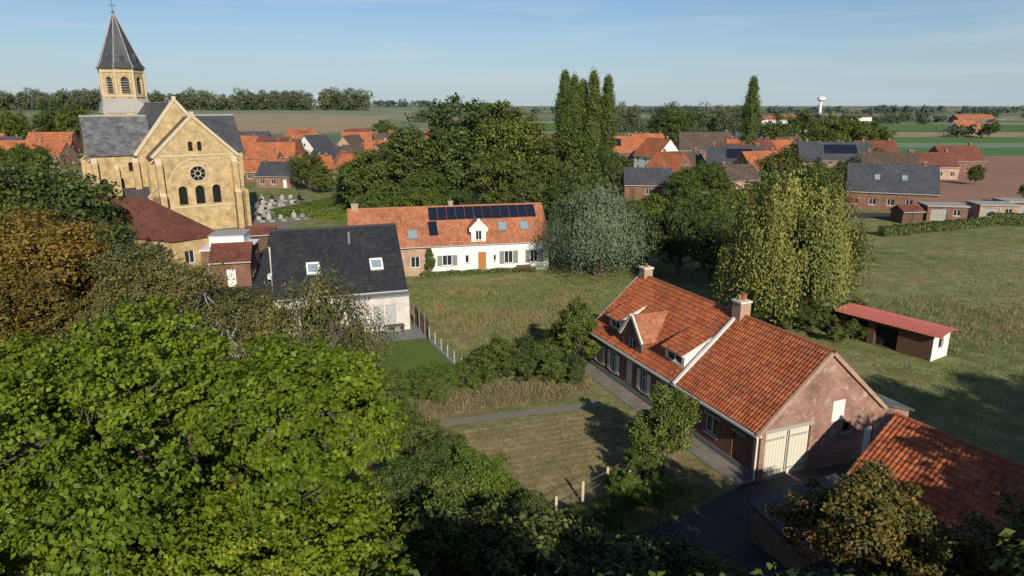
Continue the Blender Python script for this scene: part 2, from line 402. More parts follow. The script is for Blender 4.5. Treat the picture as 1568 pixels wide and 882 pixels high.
# ---------------------------------------------------------------- terrain
def sm(t): t=np.clip(t,0,1); return t*t*(3-2*t)
def hz(x,y):
    x=np.asarray(x,float);y=np.asarray(y,float)
    return 15*sm((y-480)/450)*sm((-x+40)/260)
def patch(name,c,mat,z,nx=1,ny=1):
    c=[np.array(p,float) for p in c]; Q=[];uv=[]
    def pt(a,b):
        p=(c[0]*(1-a)+c[1]*a)*(1-b)+(c[3]*(1-a)+c[2]*a)*b
        return (p[0],p[1],float(hz(*p))+z)
    for i in range(nx):
        for j in range(ny):
            q=[pt(i/nx,j/ny),pt((i+1)/nx,j/ny),pt((i+1)/nx,(j+1)/ny),pt(i/nx,(j+1)/ny)]
            Q+=q; uv+=[(p[0],p[1]) for p in q]
    return quads_obj(name,np.array(Q),[mat],np.zeros(nx*ny),uv=uv)
def gon(name,pts,mat,z):
    mb=MB(); mb.poly([(x,y,z) for x,y in pts],mat,[(x,y) for x,y in pts]); return mb.build(name)

m,nt,b=newmat('ground_meadow_and_fields'); v=coord(nt,'pos')
f=noise(nt,v,.06,8,.75); g=noise(nt,v,.55,8,.78); h=noise(nt,v,9,4,.75); f5=noise(nt,v,.16,7,.72)
a1=ramp(nt,f,[(.34,(.1,.15,.035)),(.45,(.17,.2,.06)),(.54,(.25,.25,.1)),(.64,(.38,.31,.18))])
a1=mixc(nt,.5,a1,ramp(nt,g,[(.36,(.07,.1,.025)),(.5,(.19,.21,.07)),(.62,(.4,.34,.19))]))
a1=mixc(nt,ramp(nt,f5,[(.53,(0,0,0)),(.62,(.7,.7,.7))]),a1,(.26,.185,.11))
a1=mixc(nt,1.0,a1,ramp(nt,h,[(.3,(.5,.5,.5)),(.7,(1.5,1.5,1.5))]),'MULTIPLY')
mp=nd(nt,'ShaderNodeMapping'); mp.inputs['Scale'].default_value=(.0035,.008,0); mp.inputs['Rotation'].default_value=(0,0,.15); nt.links.new(v,mp.inputs['Vector'])
vo=nd(nt,'ShaderNodeTexVoronoi',{'distance':'CHEBYCHEV'},Scale=1.0); nt.links.new(mp.outputs[0],vo.inputs['Vector'])
sp=nt.nodes.new('ShaderNodeSeparateColor'); nt.links.new(vo.outputs['Color'],sp.inputs[0])
a2=ramp(nt,sp.outputs[0],[(0,(.13,.19,.09)),(.2,(.27,.26,.17)),(.35,(.17,.22,.11)),(.5,(.35,.3,.21)),(.62,(.12,.18,.09)),(.75,(.26,.19,.15)),(.88,(.2,.25,.15))],'CONSTANT')
a2=mixc(nt,1.0,a2,ramp(nt,f,[(.3,(.85,.85,.85)),(.7,(1.1,1.1,1.1))]),'MULTIPLY')
sx=nt.nodes.new('ShaderNodeSeparateXYZ'); nt.links.new(v,sx.inputs[0])
mr=nd(nt,'ShaderNodeMath',{'operation':'GREATER_THAN'}); nt.links.new(sx.outputs[1],mr.inputs[0]); mr.inputs[1].default_value=290
a=mixc(nt,mr.outputs[0],a1,a2)
nt.links.new(a,b.inputs['Base Color']); b.inputs['Roughness'].default_value=.95; b.inputs['Specular IOR Level'].default_value=.1
bump(nt,b,g,.8,.5); MT['ground']=m
xs=np.concatenate([[-9000,-5000,-3000,-2000],np.linspace(-1500,1500,61),[2000,3000,5000,9000]])
ys=np.concatenate([[-400,-100],np.linspace(0,1500,41),[2000,3000,5000,8000,14000]])
Xg,Yg=np.meshgrid(xs,ys); G=np.stack([Xg,Yg,hz(Xg,Yg)],-1)
quads_obj('ground',np.stack([G[:-1,:-1],G[:-1,1:],G[1:,1:],G[1:,:-1]],2).reshape(-1,3),[MT['ground']],np.zeros((len(xs)-1)*(len(ys)-1)))

plough=grassmat('ploughed_soil',[(.3,(.25,.14,.095)),(.5,(.32,.19,.13)),(.7,(.38,.24,.17))],.03,.6,.8,(R(80),.25,.18))
cropg=grassmat('crop_green',[(.3,(.09,.17,.05)),(.7,(.13,.22,.07))],.02,.4,.3,(R(80),.15,.1))
cropb=grassmat('crop_cabbage',[(.3,(.16,.24,.17)),(.7,(.22,.29,.2))],.02,.4,.3,(R(85),.15,.15))
tan=grassmat('stubble_field',[(.3,(.3,.24,.15)),(.7,(.38,.31,.2))],.02,.4,.3,(R(80),.1,.1))
patch('ploughed_field',[(82,141),(420,124),(470,268),(112,285)],plough,.02)
patch('crop_field',[(112,287),(470,270),(520,325),(150,340)],cropg,.02)
patch('crop_field',[(150,341),(520,327),(560,372),(60,385)],cropb,.02)
patch('crop_field',[(40,387),(560,374),(620,440),(40,455)],cropg,.02)
patch('stubble_field',[(40,458),(620,443),(700,520),(40,540)],tan,.02)
patch('crop_field',[(-60,560),(700,540),(800,700),(-60,720)],cropg,.03)
patch('stubble_field',[(-420,520),(-120,520),(-130,760),(-520,760)],tan,.05,12,12)
patch('crop_field',[(-900,400),(-430,420),(-525,750),(-900,750)],cropg,.05,12,12)
lawn=grassmat('lawn_grass',[(.3,(.08,.14,.028)),(.7,(.13,.19,.04))],.2,2,.3)
dry=grassmat('dry_mown_grass',[(.36,(.14,.155,.05)),(.5,(.26,.22,.1)),(.62,(.4,.31,.17))],.25,1.3,.6,(R(70),.5,.12))
gon('lawn_grass',[(-14,60),(-9.5,62),(-3.4,47),(-8,44)],lawn,.012)
gon('terrace',[(-14.5,59.5),(-9,61.2),(-7.4,57.4),(-12.6,55.6)],MT['terrace'],.05)
gon('dry_lawn',[(-6.5,38.6),(6.3,43),(12,33.5),(8,30.5),(0,29),(-6,32)],dry,.012)
gon('dry_verge',[(-6.5,40.8),(6.2,45.6),(5.6,47.4),(-2,45.8),(-6.8,42)],dry,.008)
rp=random.Random(3)
tl=[];bl=[]
for i in range(25):
    t=i/24; x=-7+13.2*t; y_=39.3+4.7*t+.25*math.sin(t*5); w=.42+rp.uniform(-.09,.09)
    tl.append((x-.3*w,y_+w)); bl.append((x+.3*w,y_-w))
gon('gravel_path',bl+tl[::-1],MT['gravel'],.02)
gon('driveway',[(12.6,33.2),(8.2,30),(2,27),(-2,14),(34,14),(30,30),(22,36.5)],MT['asphalt'],.016)
FO=(6.3,50.9); FA=-67.9
def loc2(O,ang,x,y):
    c,s=math.cos(R(ang)),math.sin(R(ang)); return (O[0]+x*c-y*s,O[1]+x*s+y*c)
mb=MB(); P=[loc2(FO,FA,x,y) for x,y in ((-1,-1.3),(18.9,-1.3),(18.9,-.002),(-1,-.002))]
mb.poly([(x,y,.1) for x,y in P],MT['paving'],[(0,0),(20,0),(20,1.3),(0,1.3)])
mb.poly([(P[0][0],P[0][1],0),(P[1][0],P[1][1],0),(P[1][0],P[1][1],.1),(P[0][0],P[0][1],.1)],MT['greyl'])
mb.build('pavement')
gon('churchyard_gravel',[(-47,113),(-38,110),(-34,150),(-56,150)],MT['gravel'],.02)
gon('street',[(-35,70),(-24,66),(-24,108),(-30,112),(-36,108)],MT['asphalt'],.012)
gon('street',[(30,132),(64,124),(120,118),(120,124),(66,131),(32,140)],MT['asphalt'],.012)

# ---------------------------------------------------------------- foliage
def unit(a): return a/np.maximum(np.linalg.norm(a,axis=-1,keepdims=True),1e-6)
def leafq(C,Nn,size,asp,rg,T=None):
    n=len(C)
    if T is None: T=rg.normal(size=(n,3))
    T=unit(T-Nn*np.sum(T*Nn,1,keepdims=True)); B=np.cross(Nn,T)
    s=(size*rg.uniform(.6,1.3,n))[:,None]
    a=C-T*s*.5; c=C+T*s*.5; k=T*s*.08+Nn*s*.12
    b=C+B*s*.5*asp+k; d=C-B*s*.5*asp+k
    return np.stack([a,b,c,d],1).reshape(-1,3)
def tubeq(p0,p1,r0,r1,seg=6):
    p0=np.array(p0,float);p1=np.array(p1,float);d=unit(p1-p0)
    a=unit(np.cross(d,[.3,.9,.2]));b=np.cross(d,a)
    t=np.arange(seg+1)*2*math.pi/seg; ring=np.cos(t)[:,None]*a+np.sin(t)[:,None]*b
    A=p0+ring*r0;B=p1+ring*r1
    return np.stack([A[:-1],A[1:],B[1:],B[:-1]],1).reshape(-1,3)
def limb(p0,p1,r0,r1,rg,n=4,wob=.08):
    p0=np.array(p0,float);p1=np.array(p1,float);L=np.linalg.norm(p1-p0);pts=[p0]
    for i in range(1,n): pts.append(p0+(p1-p0)*i/n+rg.normal(0,wob*L/2,3)*[1,1,.4]+np.array([0,0,-.06*L*math.sin(math.pi*i/n)]))
    pts.append(p1)
    return [tubeq(pts[i],pts[i+1],r0+(r1-r0)*i/n,r0+(r1-r0)*(i+1)/n) for i in range(n)]
def tree_mesh(name,h,cr,cz,lobes,sub,lp,size,seed,mat,bark='bark',asp=.6,lobe_r=.42,sub_r=.36,flat=.65,spread=.62,jit=.6):
    rg=np.random.default_rng(seed); hh=(h-cz)/2; cc=np.array([0,0,cz+hh])
    bk=limb((0,0,-.2),(rg.normal(0,.02*h),rg.normal(0,.02*h),cz+hh*.9),.028*h,.012*h,rg,5,.03)
    d=unit(rg.normal(size=(lobes,3))); d[:,2]=d[:,2]*.9
    rad=spread*rg.uniform(.55,1.15,lobes)**.6
    Lc=cc+d*rad[:,None]*np.array([cr,cr,hh]); Lc[0]=cc+[0,0,hh*.5]
    lr=rg.uniform(.75,1.2,lobes)*lobe_r*min(cr,hh*1.1)
    sd=unit(rg.normal(size=(lobes,sub,3))+np.array([0,0,.25])+ .45*unit(Lc-cc)[:,None,:])
    S=Lc[:,None]+sd*(lr[:,None]*rg.uniform(.5,1.25,(lobes,sub)))[:,:,None]
    for i in range(lobes):
        fr=np.array([0,0,max(cz*.7,min(Lc[i,2]-.3*h,cz+hh*.6))]); bk+=limb(fr,Lc[i],.010*h,.004*h,rg,4,.1)
        for j in range(0,sub,3): bk+=limb(Lc[i],S[i,j],.004*h,.0012*h,rg,2,.1)
    S=S.reshape(-1,3); sr=np.repeat(lr,sub)*sub_r*rg.uniform(.6,1.3,len(S)); so=sd.reshape(-1,3)
    ct=rg.uniform(0,1,len(S)); lt=np.repeat(rg.uniform(0,1,lobes),sub)
    cnt=lp; dd=unit(rg.normal(size=(len(S),cnt,3))+np.array([0,0,.2]))
    C=S[:,None]+dd*(sr[:,None]*rg.uniform(.25,1.3,(len(S),cnt)))[:,:,None]*np.array([1,1,flat])
    Nn=unit(dd*.4+so[:,None]*.4+np.array([0,0,.5])+rg.normal(0,jit,dd.shape))
    tint=np.clip(.3*ct[:,None]+.2*lt[:,None]+.5*rg.uniform(0,1,(len(S),cnt)),0,1)
    C=C.reshape(-1,3);Nn=Nn.reshape(-1,3)
    k=C[:,2]>.05; C=C[k];Nn=Nn[k];tint=tint.reshape(-1)[k]
    V=leafq(C,Nn,size,asp,rg); Bk=np.concatenate(bk)
    mi=np.concatenate([np.zeros(len(Bk)//4),np.ones(len(V)//4)])
    tn=np.concatenate([np.zeros(len(Bk)//4),tint])
    return quads_obj(name,np.concatenate([Bk,V]),[MT[bark],MT[mat]],mi,tn,link=False)
def put(name,me,x,y,s=1,rz=None,sz=None,z=0):
    o=bpy.data.objects.new(name,me); col.objects.link(o); o.location=(x,y,z)
    o.scale=(s,s,sz or s); o.rotation_euler=(0,0,random.uniform(0,6.28) if rz is None else rz); return o
def willow_mesh(name,h,cr,cz,ns,seed,mat,size=.3,ln=(1.2,4),nb=10,nbr=34,asp=.38,tight=.16):
    rg=np.random.default_rng(seed); bk=limb((0,0,-.2),(0,0,h*.45),.045*h,.03*h,rg,4,.03)
    hh=h-cz; tips=[]
    az=rg.uniform(0,2*math.pi,nbr); rr=rg.uniform(.05,.85,nbr)**.6
    for i in range(nbr):
        tip=np.array([math.cos(az[i])*rr[i]*cr,math.sin(az[i])*rr[i]*cr,cz+hh*(.93-.5*rr[i]**2)*rg.uniform(.66,1.02)])
        bk+=limb((0,0,h*rg.uniform(.25,.45)),tip,.012*h,.003*h,rg,4,.08); tips.append(tip)
    tips=np.array(tips)
    ti=rg.integers(0,nbr,ns); o=rg.normal(0,1,(ns,3))*np.array([cr*tight,cr*tight,hh*.07]); st=tips[ti]+o
    out=unit((st-[0,0,cz])*[1,1,.0]+1e-3)
    L=rg.uniform(ln[0],ln[1],ns)*(.5+.8*np.linalg.norm(st[:,:2],axis=1)/cr)
    t=np.linspace(0,1,nb)[None,:]
    C=st[:,None]+out[:,None]*(L[:,None]*.3*t)[:,:,None]*(1-t[:,:,None]*.5)+np.array([0,0,-1])*(L[:,None]*t**1.4)[:,:,None]+rg.normal(0,.1,(ns,nb,3))
    T=np.tile(np.array([0,0,-1.]),(ns*nb,1))+rg.normal(0,.45,(ns*nb,3))
    Nn=unit(np.repeat(out,nb,0)+np.array([0,0,.5])+rg.normal(0,.6,(ns*nb,3)))
    tint=np.clip(.5*rg.uniform(0,1,nbr)[ti][:,None]+.2*rg.uniform(0,1,(ns,1))+.35*rg.uniform(0,1,(ns,nb)),0,1).ravel()
    C=C.reshape(-1,3); k=C[:,2]>.2
    V=leafq(C[k],Nn[k],size,asp,rg,T[k]); Bk=np.concatenate(bk)
    return quads_obj(name,np.concatenate([Bk,V]),[MT['bark'],MT[mat]],np.concatenate([np.zeros(len(Bk)//4),np.ones(len(V)//4)]),np.concatenate([np.zeros(len(Bk)//4),tint[k]]),link=False)
def poplar_mesh(name,h,r,seed,mat='lf_green',n=20000):
    rg=np.random.default_rng(seed); bk=limb((0,0,0),(0,0,h*.95),.012*h,.002*h,rg,5,.005)
    cl=300; z=rg.uniform(.06,.97,cl); az=rg.uniform(0,6.28,cl)
    pr=r*np.minimum(1,(1-z)*2.6+.12)*np.minimum(1,.5+z*2.0)*rg.uniform(.3,1.15,cl)
    c=np.stack([np.cos(az)*pr,np.sin(az)*pr,z*h],1)
    for i in range(0,cl,8): bk+=[tubeq((0,0,max(.3,z[i]*h-2.5)),c[i],.05,.01,4)]
    q=n//cl; o=rg.normal(size=(cl,q,3))*np.array([.2*r,.2*r,.026*h]); C=(c[:,None]+o).reshape(-1,3)
    Nn=unit(np.repeat(unit(c*[1,1,0]+1e-3),q,0)+rg.normal(0,.6,(cl*q,3))); 
    T=np.array([0,0,1.])+rg.normal(0,.4,(cl*q,3))
    tint=np.clip(np.repeat(rg.uniform(0,.5,cl),q)+rg.uniform(0,.4,cl*q),0,1)
    V=leafq(C,Nn,.42,.7,rg,T);Bk=np.concatenate(bk)
    return quads_obj(name,np.concatenate([Bk,V]),[MT['bark'],MT[mat]],np.concatenate([np.zeros(len(Bk)//4),np.ones(len(V)//4)]),np.concatenate([np.zeros(len(Bk)//4),tint]),link=False)
def treemass(name,pts,mat,leaf=1.2,n=800,seed=5):
    rg=np.random.default_rng(seed); Vs=[];Ts=[]
    for (x,y,h,r) in pts:
        z0=float(hz(x,y)); lob=8
        lc=np.stack([rg.normal(0,.42*r,lob),rg.normal(0,.42*r,lob),rg.uniform(.25,.82,lob)*h],1); lr=rg.uniform(.4,.65,lob)*min(r,h*.42)
        k=rg.integers(0,lob,n); d=unit(rg.normal(size=(n,3))+[0,0,.2]); C=lc[k]+d*(lr[k]*rg.uniform(.6,1.1,n))[:,None]
        m2=n//3; low=np.stack([rg.normal(0,.55*r,m2),rg.normal(0,.55*r,m2),rg.uniform(0,.6,m2)*h],1)
        C=np.concatenate([C,low]); d=np.concatenate([d,unit(rg.normal(size=(m2,3)))])
        C[:,2]=np.clip(C[:,2],.1,h*1.05)
        Nn=unit(d+[0,-.3,.3]+rg.normal(0,.4,d.shape))
        Vs.append(leafq(C+[x,y,z0],Nn,leaf,.8,rg)); Ts.append(np.clip(rg.uniform(0,.5)+rg.uniform(0,.5,len(C)),0,1))
    V=np.concatenate(Vs); return quads_obj(name,V,[MT[mat]],np.zeros(len(V)//4),np.concatenate(Ts))
def hedge(name,p0,p1,w,h,mat='lf_hedge',dens=90,size=.14,seed=1):
    rg=np.random.default_rng(seed); p0=np.array(p0,float);p1=np.array(p1,float);L=np.linalg.norm(p1-p0);d=(p1-p0)/L;nn=np.array([-d[1],d[0]])
    n=int(L*(w+2*h)*dens); u=rg.uniform(0,L,n); q=rg.uniform(0,w+2*h,n)
    top=(q>h)&(q<h+w); a=np.where(q<=h,-w/2,np.where(top,q-h-w/2,w/2)); z=np.where(q<=h,q,np.where(top,h,q-h-w))
    a=a+rg.normal(0,.05,n); z=np.clip(z+rg.normal(0,.06,n)+.08*np.sin(u*2.1)*(z>h*.7),.02,None)
    C=np.stack([p0[0]+d[0]*u+nn[0]*a,p0[1]+d[1]*u+nn[1]*a,z],1)
    o=np.stack([nn[0]*np.sign(a)*(~top),nn[1]*np.sign(a)*(~top),top*1.],1); Nn=unit(o+rg.normal(0,.5,(n,3)))
    V=leafq(C,Nn,size*1.6,.7,rg)
    return quads_obj(name,V,[MT[mat]],np.zeros(n),rg.uniform(0,1,n))
def blades(name,poly,n,hgt,mat,seed,wid=.05,per=14,sig=.16,npc=40,pk=(.06,.16),base=.15):
    rg=np.random.default_rng(seed); P=np.array(poly,float); mn=P.min(0);mx=P.max(0)
    nc=n//per
    ce=rg.uniform(mn,mx,(nc*4,2))
    pc=rg.uniform(mn,mx,(npc,2)); pr=rg.uniform(pk[0],pk[1],npc)*np.linalg.norm(mx-mn)
    dn=np.min(np.linalg.norm(ce[:,None]-pc[None],axis=2)/pr[None],axis=1)
    ins=np.zeros(len(ce),bool); j=len(P)-1
    for i in range(len(P)):
        xi,yi=P[i];xj,yj=P[j]
        c=((yi>ce[:,1])!=(yj>ce[:,1]))&(ce[:,0]<(xj-xi)*(ce[:,1]-yi)/(yj-yi+1e-9)+xi); ins^=c; j=i
    ins&=rg.uniform(0,1,len(ce))<np.clip(1.25-dn,base,1)
    ce=ce[ins][:nc]; nc=len(ce)
    th=rg.uniform(.3,1.3,nc)**1.3; tt=rg.uniform(0,1,nc)
    idx=np.repeat(np.arange(nc),per); pts=ce[idx]+rg.normal(0,sig,(len(idx),2)); m=len(pts)
    hh=hgt*rg.uniform(.5,1.2,m)*th[idx]
    T=unit(np.stack([rg.normal(0,.5,m),rg.normal(0,.5,m),np.ones(m)],1)); Nn=unit(np.stack([rg.normal(0,1,m),rg.normal(0,1,m)-.3,rg.normal(0,.3,m)+.4],1))
    T=unit(T-Nn*np.sum(T*Nn,1,keepdims=True)); B=np.cross(Nn,T)
    b=np.concatenate([pts,np.zeros((m,1))],1)
    w=wid*rg.uniform(.6,1.3,m)[:,None]
    V=np.stack([b-B*w*.3,b+B*w*.3,b+T*hh[:,None]*.7+B*w*.5,b+T*hh[:,None]],1).reshape(-1,3)
    tint=np.clip(.6*tt[idx]+rg.uniform(0,.45,m),0,1)
    return quads_obj(name,V,[MT[mat]],np.zeros(m),tint)

# ---------------------------------------------------------------- farmhouse
def farmhouse():
    L,W,e,r=18.9,8.7,3.1,6.9
    E=empty('brick_farmhouse',(FO[0],FO[1],0),R(FA)); mb=MB()
    cr=MT['cream']; br=MT['brick']; cu=MT['curtain']
    F=[op(.9,1.7,.75,2.25,sh=cr,sw=.42,tr=1,gm=cu),op(3.0,3.8,.75,2.25,sh=cr,sw=.42,tr=1),op(5.0,5.95,.12,2.35,'d',fm=cr),
       op(7.1,7.9,.75,2.25,sh=cr,sw=.42,tr=1),op(9.5,10.3,.75,2.25,sh=cr,sw=.42,tr=1,gm=cu),
       op(12.3,13.0,.7,2.3,'d',fm=MT['woodb']),op(14.2,15.4,1.0,2.1),op(16.7,17.6,.12,2.1,'d',fm=MT['brick_o'])]
    wall(mb,(0,0),(L,0),0,e,F,br)
    G=[op(.35,3.5,.02,2.85,'d',fm=cr),op(5.9,6.5,1.9,2.5,'o'),op(7.7,8.45,.02,1.9,'d',fm=MT['paint'])]
    wall(mb,(L,0),(L,W),0,e,G,MT['brick_g'])
    mb.poly([(L,0,e),(L,W,e),(L,W/2,r)],MT['brick_g'],[(0,e),(W,e),(W/2,r)])
    wall(mb,(L,W),(0,W),0,e,[op(3,4,.8,2.1),op(8,9,.8,2.1)],br); wall(mb,(0,W),(0,0),0,e,[op(3,4,.8,2)],br)
    mb.poly([(0,W,e),(0,0,e),(0,W/2,r)],br,[(0,e),(W,e),(W/2,r)])
    mb.box(L,L+.05,.2,3.65,2.86,3.08,MT['greyl'])
    mb.box(L+.0,L+.06,4.9,5.8,2.75,4.0,MT['paint'])
    mb.box(L,L+.04,5.8,6.6,1.78,1.89,MT['greyl'])
    mb.box(L,L+.05,1.9,1.96,.05,2.8,MT['grey'])
    for zz in (.35,2.3):
        for yy in (.45,2.05): mb.box(L-.125,L-.09,yy,yy+1.3,zz,zz+.12,MT['greyl'])
    for x0,x1 in ((.8,1.8),(2.9,3.9),(4.9,6.05),(7,8),(9.4,10.4),(12.2,13.1),(14.1,15.5),(16.6,17.7)):
        z=2.36 if x0==4.9 else (2.31 if x0==12.2 else (2.11 if x0>13 else 2.26))
        mb.box(x0,x1,-.03,-.001,z,z+.16,MT['brick_p'] if x0<12 else MT['greyl'])
    mb.box(0,L,-.04,-.001,0.1,.45,MT['grey'])
    mb.build('walls',E)
    gable_roof(E,L,W,e,r,MT['pan'],.25,.12,True)
    mb=MB()
    s=(r-e)/(W/2); sl=Vector((0,W/2+.3,(W/2+.3)*s)); n=Vector((0,-s,1)).normalized()
    mb.obox(Vector((11.35,-.3,e-.3*s))+n*.12,(.22,0,0),sl,n*.16,MT['paint'])
    for x in (-.2,L+.02):
        mb.obox(Vector((x,-.3,e-.3*s))-n*.02,(.16,0,0),sl,n*.22,MT['paint'] if x<0 else MT['brick_p'])
        mb.obox(Vector((x,W+.3,e-.3*s))-Vector((0,s,1)).normalized()*.02,(.16,0,0),Vector((0,-sl.y,sl.z)),Vector((0,s,1)).normalized()*.22,MT['brick_p'])
    mb.box(-.1,L+.1,-.42,-.26,e-.32,e-.18,MT['paint'])
    mb.box(-.1,L+.1,-.25,-.05,e-.34,e-.24,MT['paint'])
    mb.cyl((L-.15,-.1,0.1),(L-.15,-.1,e-.3),.06,.06,MT['paint'],8); mb.cyl((11.5,-.1,0.1),(11.5,-.1,e-.3),.05,.05,MT['paint'],8)
    chimney(mb,.5,W/2,r-.6,r+.75,MT['brick_p'],.75,MT['cream'])
    chimney(mb,11.6,W/2-.05,r-.8,r+1.0,MT['brick_p'],.8,MT['cream'])
    for yy in (-.22,.22): mb.cyl((11.6,W/2-.05+yy,r+1.12),(11.6,W/2-.05+yy,r+1.5),.1,.09,MT['pan2'],8)
    mb.build('chimneys_and_gutters',E)
    for k,x in enumerate((1.7,9.0)):
        mb=MB(); w=1.7 if k==0 else 2.1
        z=lambda y:e+y*s
        wall(mb,(x,.55),(x+w,.55),z(.55)-.1,z(.55)+.95,[op(.25,w-.25,z(.55)+.25,z(.55)+.83)],MT['paint'],.08)
        t=z(.55)+.95; yb=2.75; tb=z(yb)+.05
        for xx,fl in ((x,1),(x+w,0)):
            q=[(xx,.55,z(.55)-.1),(xx,.55,t),(xx,yb,tb)]; mb.poly(q if not fl else q[::-1],MT['paint'])
        o=Vector((x-.12,.3,t-.02)); V=Vector((0,yb+.2-.3,tb+.12-t+.02))
        nn=Vector((1,0,0)).cross(V).normalized()
        mb.obox(o,(w+.24,0,0),V,nn*.08,MT['paint'])
        mb.build('dormer',E)
        pantiles('dormer_tiles',o+nn*.12,(1,0,0),V,w+.24,V.length,MT['pan'],E)
    mb=MB(); x0,x1=4.5,7.0; ze,zr=4.25,5.75; xm=(x0+x1)/2
    wall(mb,(x0,-.01),(x1,-.01),e-.35,ze,[op(.85,1.65,3.2,4.15,fm=MT['cream'])],br,.12)
    mb.poly([(x0,-.01,ze),(x1,-.01,ze),(xm,-.01,zr)],br,[(0,ze),(2.5,ze),(1.25,zr)])
    for xx,fl in ((x0,1),(x1,0)):
        q=[(xx,-.01,e-.3),(xx,-.01,ze),(xx,1.5,ze)]; mb.poly(q[::-1] if fl else q,br)
    yb=3.1
    for sg in (-1,1):
        xe=xm+sg*(1.25+.15); zee=ze-.15*(zr-ze)/1.25
        V=Vector((xm-xe,0,zr-zee)); nn=Vector((sg*(zr-ze),0,1.25)).normalized()
        mb.obox(Vector((xe,-.12,zee))+nn*.02,(0,yb+.1,0),V,nn*.08,MT['pan2'])
        mb.obox(Vector((xe,-.2,zee))+nn*.0,(0,.14,0),V,nn*.2,MT['cream'])
    mb.build('gable_dormer',E)
    for sg in (-1,1):
        xe=xm+sg*(1.25+.15); zee=ze-.15*(zr-ze)/1.25
        V=Vector((xm-xe,0,zr-zee)); nn=Vector((sg*(zr-ze),0,1.25)).normalized()
        if sg<0: pantiles('gable_dormer_tiles',Vector((xe,yb,zee))+nn*.13,(0,-1,0),V,yb+.02,V.length,MT['pan2'],E)
        else: pantiles('gable_dormer_tiles',Vector((xe,-.02,zee))+nn*.13,(0,1,0),V,yb,V.length,MT['pan2'],E)
    mb=MB(); a,b=13.3,18.4
    wall(mb,(b,W+.01),(b,W+3.2),0,2.0,[],MT['brick_g']); wall(mb,(b,W+3.2),(a,W+3.2),0,2.0,[],br); wall(mb,(a,W+3.2),(a,W+.01),0,2.0,[],br)
    mb.poly([(b,W+.01,2),(b,W+3.2,2),(b,W+.01,3)],MT['brick_g'])
    mb.obox((a-.1,W+.01,3.02),(b-a+.3,0,0),(0,3.4,-1.05),(0,.03,.12),MT['slate_pale'])
    mb.build('lean_to',E)
farmhouse()

house('tiled_outbuilding',(17.1,30.6,0),-63.4,15,5.8,2.3,4.6,MT['pan'],MT['brick'],front=[op(2,3,.1,2,'d',fm=MT['woodb']),op(6,7,.9,1.9)],right=[],left=[op(2,3,.9,1.9)],back=[],pt=True,chim=())
mb=MB()
mb.box(0,5.5,0,2.6,0,1.3,MT['brick_o']); mb.obox((-.15,-.2,1.32),(5.8,0,0),(0,3,.6),(0,-.03,.1),MT['slate'])
mb.build('low_slate_shed',None,(12.4,26.0,0),R(25))

